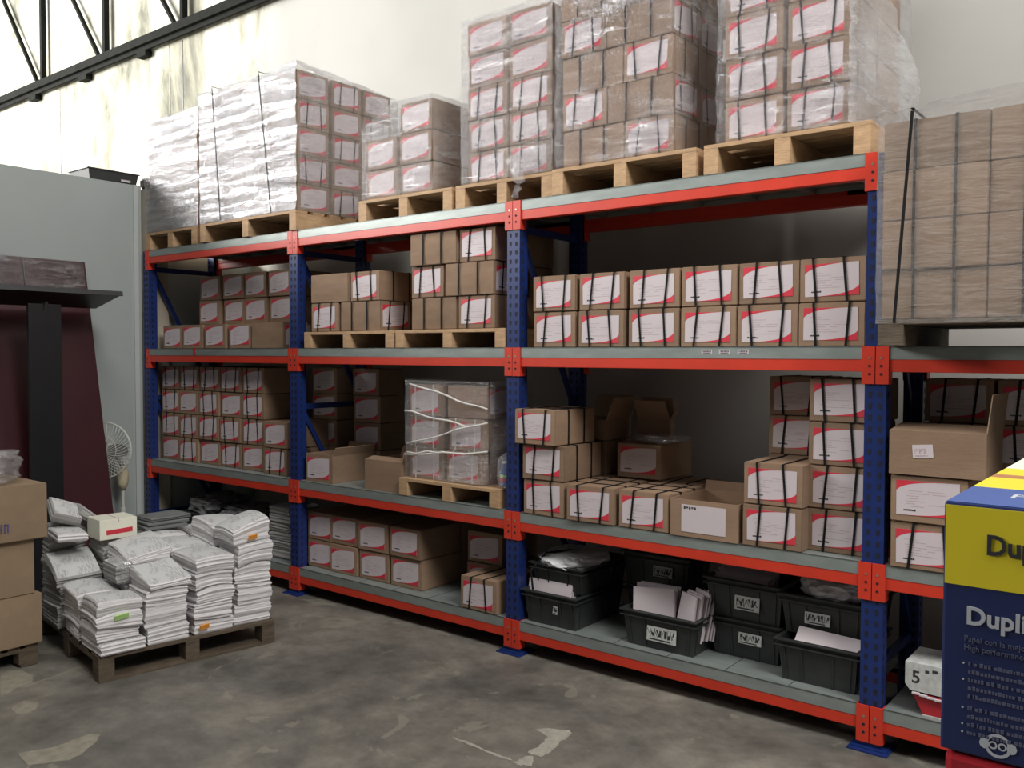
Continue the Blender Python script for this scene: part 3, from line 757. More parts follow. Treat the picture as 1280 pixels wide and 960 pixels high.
b.tube([(3.89, .06, z0+.155), (3.89, .06, z0+.175)], .0268, 'labelred', n=14); b.tube([(3.89, .06, z0+.18), (3.89, .06, z0+.195)], .0268, 'green', n=14)
b.tube([(3.89, .06, z0+.26), (3.89, .06, z0+.275)], .013, 'white', n=12)
tag(b.obj('drink_bottle', None), 'small blue drink bottle inside the clear bag, second shelf up, second bay', 'bottle')

# ------------------------------------------------------------------ totes
def tote_mesh(w, d, h):
    b = MB(); t = .006; tp = .90
    def ring(z, s, o=0): return [(-w/2*s-o, -d/2*s-o, z), (w/2*s+o, -d/2*s-o, z), (w/2*s+o, d/2*s+o, z), (-w/2*s-o, d/2*s+o, z)]
    O0, O1 = ring(0, tp), ring(h, 1); I1, I0 = ring(h, 1, -t), ring(t, tp, -t)
    for i in range(4):
        j = (i+1) % 4; b.face([O0[i], O0[j], O1[j], O1[i]], 'tote'); b.face([I1[i], I1[j], I0[j], I0[i]], 'tote'); b.face([O1[i], O1[j], I1[j], I1[i]], 'tote')
    b.face(O0[::-1], 'tote'); b.face(I0, 'tote')
    for z, o in ((h-.008, .016), (h-.035, .012)):
        A, B = ring(z, 1, 0), ring(z, 1, o); A2, B2 = ring(z+.006, 1, 0), ring(z+.006, 1, o)
        for i in range(4):
            j = (i+1) % 4; b.face([A[i], A[j], B[j], B[i]], 'tote'); b.face([B[i], B[j], B2[j], B2[i]], 'tote'); b.face([B2[i], B2[j], A2[j], A2[i]], 'tote')
    def ypos(z, s): k = tp+(1-tp)*z/h; return s*k
    for u in (-.42, -.2, .2, .42):
        x = u*w
        for sy in (-1, 1):
            y0, y1 = sy*d/2*ypos(.01, 1), sy*d/2*ypos(h-.036, 1)
            b.bar((x*.93, y0, .01), (x, y1, h-.036), .007, .009, 'tote', up=(0, 1, 0))
    for u in (-.4, -.15, .15, .4):
        y = u*d
        for sx in (-1, 1):
            b.bar((sx*w/2*ypos(.01, 1), y*.93, .01), (sx*w/2, y, h-.036), .009, .007, 'tote', up=(1, 0, 0))
    return b.mesh('storage_tote', weld=False)
TM = {}
def tote(x, y, z, w, d, h, label, plate=None, rz=0):
    k = (w, d, h)
    if k not in TM: TM[k] = tote_mesh(*k)
    r = root('storage_tote', label, 'storage box', (x, y, z), rz, 'black plastic totes on the bottom shelf')
    link('tub', TM[k], r)
    if plate:
        pw, phh, px, pz = plate; b = MB(); b.box(-pw/2, pw/2, -.001, 0, -phh/2, phh/2, 'plate')
        rr = random.Random(int(x*100)); u = -pw*.42
        while u < pw*.4:
            q = phh*rr.uniform(.24, .32); T = Matrix.Translation((u, 0, phh*.06)) @ Matrix.Rotation(rr.choice((-.5, 0, 0, .5, .25)), 4, 'Y')
            b.box(-.0013, .0013, -.0016, -.001, -q, q, 'ink', T); b.box(0, .007, -.0016, -.001, rr.choice((-q, 0, q-.003)), rr.choice((-q, 0, q-.003))+.003, 'ink', T) if rr.random() < .8 else None; u += rr.uniform(.007, .012)
        b.box(-pw*.4, pw*.3, -.0016, -.001, -phh*.42, -phh*.32, 'ink')
        o = b.obj('sticker', r, weld=False); o.location = (px, -d/2*(.9+.1*pz/h)-.0105, pz); o.rotation_euler.x = -.08; o['label'] = 'worn white sticker'
    return r
z0 = DT[1]+.001
tote(4.25, .27, z0, .36, .50, .19, 'black tote, lower of the pair at the left, third bay', (.03, .045, .04, .10))
tote(4.265, .31, z0+.192, .35, .48, .15, 'black tote, upper of the pair at the left with strapped mail, third bay')
tote(4.925, .22, z0, .42, .34, .19, 'single front black tote with a large white sticker and mail, third bay', (.17, .075, .02, .085))
tote(4.70, .57, z0, .40, .24, .21, 'black tote hidden behind the front mail tote, third bay')
tote(4.70, .56, z0+.212, .42, .28, .19, 'black tote stacked high behind the front mail tote, third bay', (.12, .06, .05, .10))
tote(5.33, .43, z0, .37, .46, .20, 'black tote, lower of the third stack from left, third bay', (.12, .055, .03, .11))
tote(5.33, .42, z0+.202, .40, .48, .20, 'black tote, upper of the third stack from left with letters inside, third bay', (.13, .07, .02, .09))
tote(5.742, .30, z0, .37, .48, .20, 'black tote, lower of the rightmost pair, third bay')
tote(5.734, .385, z0+.202, .39, .48, .19, 'black tote, upper of the rightmost pair with a full white bag, third bay', (.12, .055, -.02, .09))
GB = 'white mail bags in the black totes'
def sheaf(x, y, z, w, d, h, n, label, tilt=.3, rz=0, seed=0, group=GB):
    rr = random.Random(seed); b = MB()
    for k in range(n):
        yy = k*d/n; T = Matrix.Translation((rr.uniform(-.008, .008), yy, rr.uniform(-.004, .006))) @ Matrix.Rotation(-tilt+rr.uniform(-.05, .05), 4, 'X') @ Matrix.Rotation(rr.uniform(-.05, .05), 4, 'Y')
        b.box(-w/2, w/2, 0, d/n*.55, 0, h*rr.uniform(.9, 1), 'white', T)
    o = b.obj('envelope_sheaf', None, weld=False); o.location = (x, y, z); o.rotation_euler.z = rz
    return tag(o, label, 'papers', group)
crumple('mail_bag', 'white plastic mail bag in the upper left tote under a black strap, third bay', 'bag', (4.26, .26, z0+.30), (.18, .21, .055), 'bag', 5, .16, group=GB)
sheaf(4.222, .055, z0+.10, .30, .12, .15, 8, 'white envelopes slanting in the lower left tote, third bay', .25, 0, 1)
b = MB(); b.tube([(4.13, .03, z0+.17), (4.12, .02, z0+.30), (4.17, .10, z0+.395), (4.26, .2, z0+.405), (4.36, .32, z0+.39)], .006, 'strap', n=6)
tag(b.obj('carry_strap', None), 'black strap arching over the bags of the left tote pair, third bay', 'strap')
sheaf(4.86, .10, z0+.06, .22, .10, .24, 9, 'upright white envelopes at the left of the front mail tote, third bay', .12, .25, 2)
sheaf(5.03, .10, z0+.06, .13, .16, .25, 9, 'fanned white envelopes at the right of the front mail tote, third bay', .2, -.5, 3)
crumple('mail_bag', 'grey plastic bag on the high tote at the back, third bay', 'bag', (4.70, .56, z0+.33), (.16, .09, .08), 'greybag', 7, .22, group=GB)
sheaf(5.28, .22, z0+.30, .30, .22, .12, 10, 'loose white letters in the upper tote of the third stack, third bay', .5, .1, 4)
crumple('mail_bag', 'full white plastic bag bulging over the upper rightmost tote, third bay', 'bag', (5.76, .36, z0+.365), (.18, .21, .065), 'bag', 9, .12, group=GB)
sheaf(5.77, .085, z0+.165, .30, .045, .10, 5, 'flat white envelopes in the lower rightmost tote, third bay', .8, 0, 5)
# left bay bottom shelf: totes with dark bags, wrinkled paper pile
tote(.62, .32, z0, .42, .50, .22, 'black tote deep in shade at the left, left bay bottom shelf')
tote(1.16, .30, z0, .42, .50, .22, 'black tote in shade right of centre, left bay bottom shelf')
crumple('grey_bag', 'grey plastic bag heaped in the left tote, left bay bottom shelf', 'bag', (.62, .30, z0+.17), (.24, .22, .10), 'greybag', 3, .3, group='grey bags on the left bay bottom shelf')
crumple('grey_bag', 'grey plastic sheet folded on the right tote, left bay bottom shelf', 'bag', (1.12, .28, z0+.18), (.25, .22, .075), 'greybag', 13, .3, group='grey bags on the left bay bottom shelf')

# ------------------------------------------------------------------ paper bundles
def surf(rr, amp, tilt=(0, 0)):
    a, b_, c, d = tilt[0]+rr.uniform(-1, 1)*amp, tilt[1]+rr.uniform(-1, 1)*amp, rr.uniform(-.8, .35)*amp, rr.uniform(-.8, .35)*amp
    return lambda u, v: a*u+b_*v+c*(2*u)**2+d*(2*v)**2
FLAT = lambda u, v: 0.
def bundle_mesh(L, W, h, seed, curl=.02, lean=0., bow=0., side='pside', top='page', lo=FLAT, hi=None):
    """a pile of sheets: rings of layers between a lower and an upper curved surface"""
    rr = random.Random(seed); nx, ny = 8, 8; nl = max(5, int(h/.008)); b = MB()
    if hi is None: hi = surf(rr, curl, (bow, lean))
    jl = [(0, 0)]*(nl+1); q = [0, 0]
    jl = []
    for k in range(nl+1):
        q = [q[0]*.7+rr.uniform(-.004, .004), q[1]*.7+rr.uniform(-.004, .004)]; jl.append(tuple(q))
    rot = [rr.uniform(-.006, .006) for _ in range(nl+1)]; ins = [.007 if k in (0, nl) else rr.choice((0, 0, .002, .004)) for k in range(nl+1)]
    def P(i, j, k):
        u, v = i/nx-.5, j/ny-.5; t = k/nl; dx, dy = jl[k]
        z = (h*t)+lo(u, v)*(1-t)+hi(u, v)*t
        x, y = u*(L-2*ins[k])+dx, v*(W-2*ins[k])+dy; a = rot[k]
        return (x*math.cos(a)-y*math.sin(a), x*math.sin(a)+y*math.cos(a), max(z, .0) if lo is FLAT else z)
    per = [(i, 0) for i in range(nx)]+[(nx, j) for j in range(ny)]+[(i, ny) for i in range(nx, 0, -1)]+[(0, j) for j in range(ny, 0, -1)]
    for k in range(nl):
        for q_ in range(len(per)):
            a, c = per[q_], per[(q_+1) % len(per)]; b.face([P(*a, k), P(*c, k), P(*c, k+1), P(*a, k+1)], side)
    for i in range(nx):
        for j in range(ny):
            b.face([P(i, j, nl), P(i+1, j, nl), P(i+1, j+1, nl), P(i, j+1, nl)], top); b.face([P(i, j, 0), P(i, j+1, 0), P(i+1, j+1, 0), P(i+1, j, 0)], side)
    return b.mesh('paper_bundle', smooth=False)
PA = math.radians(80.8); E1 = Vector((math.cos(PA), math.sin(PA), 0)); E2 = Vector((-E1.y, E1.x, 0)); PO = Vector((2.618, -1.735, 0))
def pv(u, v, z): return PO+E1*u+E2*v+Vector((0, 0, z))
pp = pallet(0, 1.0, 0, 1.15, 0, .14, 'weathered floor pallet carrying the loose paper stacks', 'oldshadewood', None, 0, True, .08)
pp.location = PO; pp.rotation_euler.z = PA
GPB = 'bundles of printed paper on the floor pallet'
def stack(u, v, zt, nb, su, sv, name, seed, tilt=(0, 0), side='pside', curl=.020, zb=.142, final=None):
    rr = random.Random(seed); hs = [rr.uniform(.8, 1.25) for _ in range(nb)]; S = sum(hs); z = zb; lo = FLAT
    for k in range(nb):
        h = (zt-zb)*hs[k]/S; last = k == nb-1
        hi = surf(rr, curl*1.1 if last else .022, tilt if last else (0, 0))
        me = bundle_mesh(su-rr.uniform(0, .014), sv-rr.uniform(0, .03), h-.0015, seed*10+k, side=side, lo=lo, hi=hi); lo = hi
        pos = ['lowest', 'second lowest', 'third', 'fourth', 'fifth'][k] if not last else 'topmost'
        o = link('paper_bundle', me, None, pv(u, v, z)+Vector((rr.uniform(-.014, .014), rr.uniform(-.008, .008), 0)), PA+rr.uniform(-.05, .05))
        tag(o, f'{pos} paper bundle in {name}', 'paper bundle', GPB); z += h
    return o
stack(.115, .14, .43, 4, .235, .30, 'the front corner stack with the green tab', 1)
stack(.37, .14, .51, 4, .235, .30, 'the second stack along the right side of the floor pallet', 2, tilt=(.03, .06))
stack(.625, .15, .59, 5, .235, .32, 'the third stack along the right side of the floor pallet', 3)
stack(.875, .14, .75, 5, .23, .28, 'the tall rear right stack with the orange tab', 4, tilt=(.07, 0))
stack(.11, .46, .42, 3, .24, .29, 'the low stack behind the front corner stack', 5)
stack(.37, .48, .62, 4, .26, .33, 'the stack topped by a tilted booklet near the middle', 6, tilt=(.05, .03))
stack(.64, .50, .60, 3, .24, .31, 'the inner stack behind the third right side stack', 7)
stack(.885, .47, .70, 4, .24, .33, 'the inner rear stack behind the tall right one', 8, tilt=(-.02, .02))
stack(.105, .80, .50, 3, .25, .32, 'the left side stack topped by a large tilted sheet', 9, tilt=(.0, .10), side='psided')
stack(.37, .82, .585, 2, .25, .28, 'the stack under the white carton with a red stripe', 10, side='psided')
stack(.64, .83, .62, 3, .25, .30, 'the far middle stack of the floor pallet', 11)
stack(.89, .82, .60, 3, .23, .28, 'the far rear stack of the floor pallet', 12)
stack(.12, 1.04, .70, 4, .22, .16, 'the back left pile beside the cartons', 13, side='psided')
# tabs
for (u, v, z, m, nm) in ((.115, -.013, .335, 'green', 'green paper tab stuck in the front corner paper stack'), (.56, -.02, .19, 'tab', 'orange tab low in the third paper stack'), (.86, -.008, .655, 'tab', 'orange tab high in the tall rear right paper stack')):
    b = MB(); b.box(-.035 if m == 'green' else -.026, .035 if m == 'green' else .026, -.004, .004, -.013, .016, m, Matrix.Rotation(-.1, 4, 'Y') @ Matrix.Rotation(.35, 4, 'X'))
    o = b.obj('paper_tab', None); o.location = pv(u, v, z); o.rotation_euler.z = PA; tag(o, nm, 'paper tab', 'coloured tabs in the paper stacks')
# white carton with red stripe and things lying on top
b = MB(); b.box(-.11, .11, -.1, .1, 0, .12, 'pale'); r_ = b.obj('white_carton', None, bevel=.002); r_.location = pv(.33, .79, .612); r_.rotation_euler.z = PA+.05
tag(r_, 'small white carton with a red stripe lying among the paper stacks', 'carton')
b = MB(); b.box(-.07, .085, -.1012, -.1, .03, .058, 'labelred', Matrix.Rotation(-.04, 4, 'Y')); b.obj('red_stripe', r_)
b = MB(); b.box(-.003, .003, -.1008, .1008, .1, .1206, 'print'); b.obj('tape', r_)
o = crumple('wrapped_bundle', 'bundle in crinkled clear plastic beside the tilted booklet', 'bundle', pv(.245, .40, .428), (.055, .14, .075), 'filmheavy', 5, .12, rz=PA)
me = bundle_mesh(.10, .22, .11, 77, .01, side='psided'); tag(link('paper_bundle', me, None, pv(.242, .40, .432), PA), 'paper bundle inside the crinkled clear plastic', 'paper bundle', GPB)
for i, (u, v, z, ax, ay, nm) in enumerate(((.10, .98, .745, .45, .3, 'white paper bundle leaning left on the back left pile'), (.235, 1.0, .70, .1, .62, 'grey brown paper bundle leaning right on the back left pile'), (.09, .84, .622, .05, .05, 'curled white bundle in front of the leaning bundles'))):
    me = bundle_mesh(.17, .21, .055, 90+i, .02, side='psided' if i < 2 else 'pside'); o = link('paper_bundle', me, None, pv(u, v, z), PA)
    o.rotation_euler = (ax, ay, PA); tag(o, nm, 'paper bundle', GPB)
for k in range(3):
    me = bundle_mesh(.27, .22, .024, 60+k, .002, side='mag', top='mag'); o = link('magazine_pile', me, None, pv(.64+.01*k, .84, .624+.026*k), PA+.06*k)
    tag(o, f'dark magazine bundle, {["lowest", "middle", "uppermost"][k]} of three behind the white carton', 'magazines', 'dark magazine bundles')
# wrinkled paper pile on the left bay bottom shelf
rr = random.Random(5); z = DT[1]+.001
for k in range(6):
    h = .066; me = bundle_mesh(.25, .27, h-.002, 200+k, .004 if k < 5 else .012, side='psided'); o = link('paper_bundle', me, None, (1.70+rr.uniform(-.012, .012), .22, z), rr.uniform(-.06, .06))
    tag(o, f'{["lowest", "second", "third", "fourth", "fifth", "topmost"][k]} wrinkled paper bundle in the pile at the right, left bay bottom shelf', 'paper bundle', 'wrinkled paper bundles on the left bay shelf'); z += h

# ------------------------------------------------------------------ cartons at the left foreground
pallet(1.50, 2.06, -2.42, -1.80, 0, .125, 'dark pallet under the three brown cartons at the left edge', 'oldshadewood', None, bottom=True)
def big_carton(x0, x1, y0, y1, z, h, label, k, rz=0):
    me = carton_mesh(50+k, x1-x0, h, y1-y0, 'cardlight')
    r = root('large_carton', label, 'box', ((x0+x1)/2, y0, z), rz, 'three large brown cartons at the left edge'); link('carton', me, r)
    b = MB(); b.box(-.025, .025, .0, y1-y0, h-.0015, h+.0005, 'cardlight'); b.obj('tape', r); return r
zz = .127
big_carton(1.60, 2.085, -2.30, -1.785, zz, .277, 'lowest of three large brown cartons at the left edge', 0, .0)
big_carton(1.62, 2.08, -2.31, -1.82, zz+.279, .306, 'middle of three large brown cartons at the left edge', 1, .0)
r3 = big_carton(1.60, 2.12, -2.29, -1.765, zz+.587, .30, 'topmost large brown carton with purple lettering at the left edge', 2, .0)
b = MB()
for (y, z, w_, h_) in ((-.0, 0, .006, .05), (.018, 0, .006, .05), (.0, .02, .02, .006), (.036, .0, .006, .045), (.036, .04, .02, .006), (.052, .0, .006, .045), (-.02, .0, .006, .05), (-.036, .0, .02, .006), (-.036, .044, .02, .006)):
    b.box(0, .0012, y, y+w_, z, z+h_, 'purple')
o = b.obj('purple_lettering', r3, weld=False); o.location = (.2655, .265, .055)
crumple('loose_film', 'dull clear film bunched on the topmost large carton', 'plastic wrap', (1.87, -2.03, zz+.889), (.20, .22, .10), 'filmheavy', 4, .3)

# ------------------------------------------------------------------ maroon panels, black stand, fan, tray
def leaning(y0, y1, z1, xt, xb, label, zc=.0):
    b = MB(); b.prism([(xb, 0), (xb+.04, 0), (xt+.04, z1), (xt, z1)], y0, y1, 'maroon')
    return b
G = 'maroon panels leaning on the partition'
b = leaning(-.97, -.49, 2.47, -.098, .42, ''); r_ = tag(b.obj('maroon_panel', None, bevel=.002), 'maroon laminate panel nearest the fan, leaning on the partition', 'panel', G)
b = leaning(-1.80, -.98, 2.47, -.098, .42, ''); r2 = tag(b.obj('maroon_panel', None, bevel=.002), 'maroon laminate panel behind the brown cartons, leaning on the partition', 'panel', G)
b = MB()
for k in range(16):
    y0, y1 = -1.5+k*.062, -1.5+(k+1)*.062
    f = lambda y: .006+.006*math.sin(y*37)+.004*math.sin(y*91)
    for (za, zb) in ((2.19, 2.33), (2.33, 2.478)):
        xa, xb2 = -.098+(2.47-za)/2.47*.518+.043, -.098+(2.47-zb)/2.47*.518+.043
        b.face([(xa+f(y0), y0, za), (xa+f(y1), y1, za), (xb2+f(y1)*.6, y1, zb), (xb2+f(y0)*.6, y0, zb)], 'filmthin')
tag(b.obj('protective_film', None, smooth=True), 'shiny protective film draped over the top of the maroon panels', 'plastic wrap')
st = root('display_stand', 'black metal stand with a flat tilted top in front of the maroon panels', 'stand', (.478, -1.055, 0))
b = MB(); b.box(.0, .03, -.115, .115, .0, 2.085, 'black'); b.obj('column', st, bevel=.002)
b = MB(); b.box(.0, .3, -.17, .17, 0, .02, 'black'); b.obj('base', st, bevel=.002)
b = MB(); T = Matrix.Translation((-.16, 0, 2.13)) @ Matrix.Rotation(-.22, 4, 'Y')
b.box(-.20, .24, -.9, .56, 0, .018, 'black', T); b.box(  .235, .245, -.9, .56, -.012, .024, 'grey', T); b.obj('top_board', st)
b = MB(); b.prism([(0.0, 1.95), (.06, 2.10), (0.0, 2.10)], -.01, .01, 'grey'); b.obj('bracket', st)
# pedestal fan
fn = root('pedestal_fan', 'off-white pedestal fan behind the maroon panel by the rack', 'fan', (.10, -.275, 0))
b = MB(); b.tube([(0, 0, 0), (0, 0, .03), (0, 0, .045)], [.17, .165, .06], 'fan', n=32); b.obj('base', fn, smooth=False)
b = MB(); b.tube([(0, 0, .04), (0, 0, .45)], .022, 'fan', n=16); b.tube([(0, 0, .45), (0, 0, .74)], .014, 'fan', n=16); b.obj('pole', fn)
b = MB(); b.tube([(0, 0, .60), (0, 0, .66), (0, 0, .75), (0, 0, .80)], [.022, .045, .045, .02], 'fancream', n=20); b.obj('control_head', fn, smooth=True)
HF = Vector((.03, -.17, .945)); dv = Vector((.55, -.83, .05)).normalized()
T = Matrix.Translation(HF) @ dv.to_track_quat('Z', 'Y').to_matrix().to_4x4()
b = MB(); b.tube([T @ Vector((0, 0, -.20)), T @ Vector((0, 0, -.17)), T @ Vector((0, 0, -.09)), T @ Vector((0, 0, -.05))], [.03, .055, .06, .04], 'fan', n=20)
b.tube([(0, 0, .79), T @ Vector((0, 0, -.15))], .018, 'fan', n=10); b.obj('motor', fn, smooth=True)
b = MB(); R = .225
def ringt(rad, z, r=.0035, m='fan'):
    b.tube([T @ Vector((rad*math.cos(2*PI*k/40), rad*math.sin(2*PI*k/40), z)) for k in range(41)], r, m, n=6, cap=False)
for rad, z in ((R, 0), (R, -.012), (R*.55, .04), (.05, .052)): ringt(rad, z, .005 if rad == R else .0025)
for k in range(44):
    a = 2*PI*k/44; p = []
    for q in range(6):
        t = q/5; rad = .045+(R-.045)*t; aa = a+.5*t; p.append(T @ Vector((rad*math.cos(aa), rad*math.sin(aa), .052*(1-t**2))))
    b.tube(p, .0019, 'fan', n=4, cap=False)
    p = [T @ Vector(((.06+(R-.06)*t)*math.cos(a), (.06+(R-.06)*t)*math.sin(a), -.07+.07*t**2)) for t in (0, .5, 1)]
    b.tube(p, .0019, 'fan', n=4, cap=False)
b.tube([T @ Vector((0, 0, .048)), T @ Vector((0, 0, .058))], [.05, .042], 'fan', n=24); b.obj('grille', fn)
for k in range(3):
    b = MB(); a = 2*PI*k/3; g = []
    for i in range(7):
        rad = .03+.165*i/6; wd = (.02+.085*math.sin(PI*(.2+.62*i/6)))
        g.append([T @ Vector((rad*math.cos(a)-s*wd*math.sin(a), rad*math.sin(a)+s*wd*math.cos(a), -.012+.02*s)) for s in (-.5, 0, .5)])
    for i in range(6):
        for j in range(2): b.face([g[i][j], g[i+1][j], g[i+1][j+1], g[i][j+1]], 'lgrey')
    b.obj('blade', fn, smooth=True)
# tray on the partition
ty = root('metal_tray', 'dark flat metal tray resting on top of the grey partition', 'tray', (-.28, -.21, 3.167))
b = MB(); W2, D2 = .17, .215
def rg(z, s): return [(-W2*s, -D2*s, z), (W2*s, -D2*s, z), (W2*s, D2*s, z), (-W2*s, D2*s, z)]
A, B, C_, D_ = rg(0, .93), rg(.085, 1.0), rg(.085, 1.05), rg(.093, 1.05)
for a, c in ((A, B), (B, C_), (C_, D_)):
    for i in range(4): j = (i+1) % 4; b.face([a[i], a[j], c[j], c[i]], 'grey')
b.face(A[::-1], 'grey'); b.face(D_, 'grey'); b.obj('pan', ty)
b = MB(); b.box(.1685, .176, .06, .14, .012, .03, 'white'); b.obj('tape_patch', ty)
b = MB(); b.box(-.03, .03, -.04, .04, 0, .10, 'black'); b.box(-.02, .035, -.06, -.04, .02, .08, 'lgrey')
o = b.obj('junction_box', None, bevel=.003, weld=False); o.location = (-.13, .10, 3.142); tag(o, 'small black box on the end of the partition next to the tray', 'electrical box')

# ------------------------------------------------------------------ small white and red box, right bay bottom shelf
z0 = DT[1]+.001
r_ = root('torn_ream_box', 'small worn white and red box with a big figure five, right bay bottom shelf', 'box', (6.135, .03, z0))
b = MB(); b.prism([(0, .125), (0.0, .22), (.32, .22), (.32, .095), (.02, .10)], 0, .24, 'plate'); b.obj('upper_sleeve', r_)
b = MB(); b.prism([(.028, .092), (.32, .085), (.32, 0), (.075, 0)], .004, .24, 'red'); b.prism([(.07, 0), (.32, 0), (.32, .006), (.07, .006)], .0, .003, 'plate'); b.obj('lower_tray', r_, weld=False)
b = MB()
for k in range(10): t = k/9; b.box(.03+.03*k, .06+.03*k, -.01, .002, .088-.012*math.sin(PI*t), .095-.012*math.sin(PI*t), 'white')
b.obj('torn_flap', r_, weld=False)
def text(s, size, mat, parent, loc, rot=(PI/2, 0, 0), name='printed_text', ext=.0004, bold=0, xs=1.):
    cu = bpy.data.curves.new('t', 'FONT'); cu.body = s; cu.size = size; cu.extrude = ext; cu.offset = bold; cu.resolution_u = 3
    o = bpy.data.objects.new('t', cu); COL.objects.link(o); dg = bpy.context.evaluated_depsgraph_get(); dg.update()
    me = bpy.data.meshes.new_from_object(o.evaluated_get(dg)); bpy.data.objects.remove(o)
    me.materials.clear(); me.materials.append(M[mat]); t = link(name, me, parent, loc); t.rotation_euler = rot; t.scale = (xs, 1, 1); return t
text('5', .075, 'ink', r_, (.025, -.0006, .135), bold=.001, name='figure_five')
b = MB()
for k in range(8): b.box(.08+.028*k, .095+.028*k+.006*(k % 2), -.001, .001, .185+.006*(k % 3), .197+.006*(k % 2), 'ink')
b.obj('black_marks', r_, weld=False)
b = MB(); b.prism([(.17+.008*math.cos(t*PI/4), .045+.008*math.sin(t*PI/4)) for t in range(8)], .002, .006, 'white'); b.obj('white_dot', r_)

# ------------------------------------------------------------------ foreground duplicating paper carton
FX, FY, FZ = 6.943, -3.082, 1.5966
FW, FH, FD = .31, .228, .50
db = root('paper_carton', 'yellow and navy duplicating paper carton at the right edge, nearest the camera', 'carton', (FX, FY, FZ-FH), 0)
b = MB(); b.box(0, FW, 0, FD, 0, FH, 'navy'); b.obj('carton', db, bevel=.0025)
b = MB(); zb = FH-.0745; b.box(.0015, FW-.0015, -.0006, .001, zb, FH-.0025, 'yellow'); b.obj('yellow_band', db)
b = MB()
for (ya, yb, m) in ((.002, .117, 'mblue'), (.117, .205, 'yellow'), (.205, .235, 'brownband'), (.235, .30, 'yellow'), (.30, .43, 'pale'), (.43, .498, 'yellow')):
    b.box(.0015, FW-.0015, ya, yb, FH-.001, FH+.0006, m)
b.obj('printed_top', db, weld=False)
text('Duplicator', .0250, 'ink', db, (.0345, -.0012, .1845), bold=.0006, xs=.9)
text('Duplicator', .0222, 'silver', db, (.0195, -.0008, .1195), bold=.0006, xs=1.0)
text('Papel con la mejor', .0072, 'dimprint', db, (.0185, -.0008, .1035), xs=.95)
text('High performance paper', .0072, 'dimprint', db, (.0185, -.0008, .0955), xs=.95)
b = MB(); rr = random.Random(8); z = .0815
for i in range(9):
    if i in (0, 2, 5, 7, 8): b.prism([(.0185+.0009*math.cos(t*PI/3), z+.0015+.0009*math.sin(t*PI/3)) for t in range(6)], -.0008, 0, 'silver')
    u = .0225
    while u < .24:
        L = rr.uniform(.0012, .0032); b.box(u, u+L, -.0008, 0, z, z+rr.choice((.0024, .0028, .0034)), 'dimprint'); u += L+.0008+(.0016 if rr.random() < .2 else 0)
    z -= .0074 if i != 4 else .011
b.obj('small_print', db, weld=False)
b = MB(); cx, cz = .0475, .0145
for k in range(24):
    a, c = 2*PI*k/24, 2*PI*(k+1)/24; b.face([(cx+r*math.cos(t), -.0007, cz+r*math.sin(t)) for r, t in ((.0108, a), (.0108, c), (.0080, c), (.0080, a))], 'silver')
    if k % 6 in (0,):
        pass
for ox in (-.004, .0035):
    for k in range(12):
        a, c = 2*PI*k/12, 2*PI*(k+1)/12; b.face([(cx+ox+r*math.cos(t), -.0009, cz+r*math.sin(t)) for r, t in ((.0036, a), (.0036, c), (.0021, c), (.0021, a))], 'silver')
for q in (-.0108, .0108): b.prism([(cx+q+.0042*math.cos(t*PI/4), cz+.0048*math.sin(t*PI/4)) for t in range(8)], -.0008, 0, 'silver')
b.obj('round_emblem', db, weld=False)
text('Pl Fast Copy', .035, 'silver', db, (.042, .055, FH+.0007), rot=(0, 0, 0), name='top_lettering')
for k in range(4):
    hh = .30; zt = FZ-FH-.002-k*(hh+.002)
    r_ = root('red_carton', f'glossy red carton, {["topmost", "second", "third", "lowest"][k]} under the yellow and navy paper carton', 'carton', (FX+.004, FY+.0, zt-hh), 0, 'red cartons stacked at the right edge')
    b = MB(); b.box(0, .32, 0, .48, 0, hh, 'red'); b.obj('carton', r_, bevel=.006)
    if k == 0:
        b = MB(); b.prism([(.05+.0022*math.cos(t*PI/4), hh-.02+.0022*math.sin(t*PI/4)) for t in range(8)], -.0006, .001, 'white'); b.prism([(.025+.0012*math.cos(t*PI/4), hh-.018+.0012*math.sin(t*PI/4)) for t in range(8)], -.0006, .001, 'white'); b.obj('white_dots', r_, weld=False)
pallet(FX-.05, FX+.45, FY-.03, FY+.55, 0, (FZ-FH-.002-3*.302-.30)-.002, 'pallet on the floor under the red cartons at the right edge', 'oldshadewood', None)

# ------------------------------------------------------------------ paint splashes on the floor
splash([(4.724, -0.746), (4.773, -0.707), (4.822, -0.679), (4.864, -0.656), (4.891, -0.689), (4.897, -0.749), (4.899, -0.789), (4.914, -0.858), (4.924, -0.92), (4.916, -0.955), (4.87, -0.963), (4.845, -0.954), (4.85, -0.89), (4.839, -0.827), (4.826, -0.774), (4.773, -0.762)])
splash([(4.879, -0.975), (4.921, -1.008), (4.942, -1.047), (4.909, -1.065), (4.881, -1.078), (4.852, -1.074), (4.865, -1.035), (4.862, -0.998)])
splash([(4.493, -1.052), (4.555, -1.045), (4.652, -1.049), (4.757, -1.054), (4.838, -1.056), (4.847, -1.068), (4.766, -1.076), (4.667, -1.067), (4.56, -1.062)])
splash([(2.584, -2.151), (2.549, -2.077), (2.619, -2.046), (2.694, -2.075), (2.737, -2.126), (2.693, -2.173)])
splash([(3.142, -2.343), (3.166, -2.284), (3.202, -2.215), (3.183, -2.137), (3.181, -2.065), (3.221, -2.033), (3.301, -2.094), (3.356, -2.17), (3.374, -2.233), (3.33, -2.306), (3.29, -2.366)])
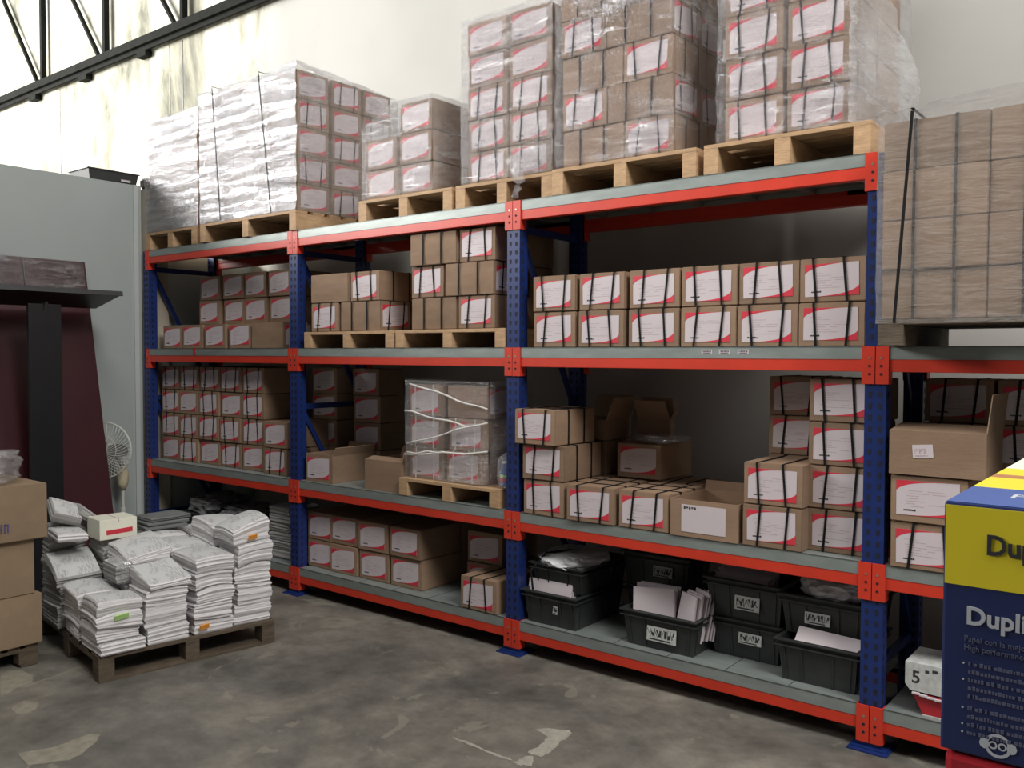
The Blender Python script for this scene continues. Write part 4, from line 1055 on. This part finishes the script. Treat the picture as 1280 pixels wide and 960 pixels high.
splash([(2.005, -1.975), (2.089, -1.907), (2.234, -1.898), (2.311, -1.939), (2.363, -2.039), (2.412, -2.134)])

# ------------------------------------------------------------------ lights
def area(name, loc, target, sx, sy, power, col):
    l = bpy.data.lights.new(name, 'AREA'); l.shape = 'RECTANGLE'; l.size = sx; l.size_y = sy; l.energy = power; l.color = col
    o = bpy.data.objects.new(name, l); COL.objects.link(o); o.location = loc
    o.rotation_euler = (Vector(target)-Vector(loc)).to_track_quat('-Z', 'Y').to_euler(); return o
area('daylight_opening', (-8.8, -6.4, 6.3), (2.0, .6, 3.2), 7.5, 4.2, 3300, (1, .985, .95))
area('roof_skylight', (5.2, -3.5, 8.6), (5.0, -2.4, 0), 7, 2.2, 280, (1, .98, .95))
area('wall_fill', (12.0, -3.0, 8.4), (9.5, 1.2, 3.8), 4, 3, 850, (1, .985, .95))  # unseen fill lamp added to brighten the right end of the back wall
w = bpy.data.worlds.new('World'); SC.world = w; w.use_nodes = True
bg = w.node_tree.nodes['Background']; bg.inputs[0].default_value = (.93, .97, 1, 1); bg.inputs[1].default_value = .072

# ------------------------------------------------------------------ camera
cam = bpy.data.cameras.new('camera'); cam.sensor_width = 36; cam.lens = 1098.5765*36/1280; cam.clip_start = .02
co = bpy.data.objects.new('camera', cam); COL.objects.link(co)
yaw, pitch, roll = -0.6705, -0.0336, 0.003
cy_, sy_, cp, sp = math.cos(yaw), math.sin(yaw), math.cos(pitch), math.sin(pitch)
F = Vector((sy_*cp, cy_*cp, sp)); r0 = Vector((cy_, -sy_, 0)); u0 = r0.cross(F)
Rr = r0*math.cos(roll)+u0*math.sin(roll); U = -r0*math.sin(roll)+u0*math.cos(roll)
co.matrix_world = Matrix(((Rr.x, U.x, -F.x, 7.1296), (Rr.y, U.y, -F.y, -3.9536), (Rr.z, U.z, -F.z, 1.7294), (0, 0, 0, 1)))
SC.camera = co
SC.view_settings.view_transform = 'Standard'; SC.view_settings.look = 'None'; SC.view_settings.gamma = 1; SC.view_settings.exposure = 0; SC.view_settings.use_curve_mapping = False
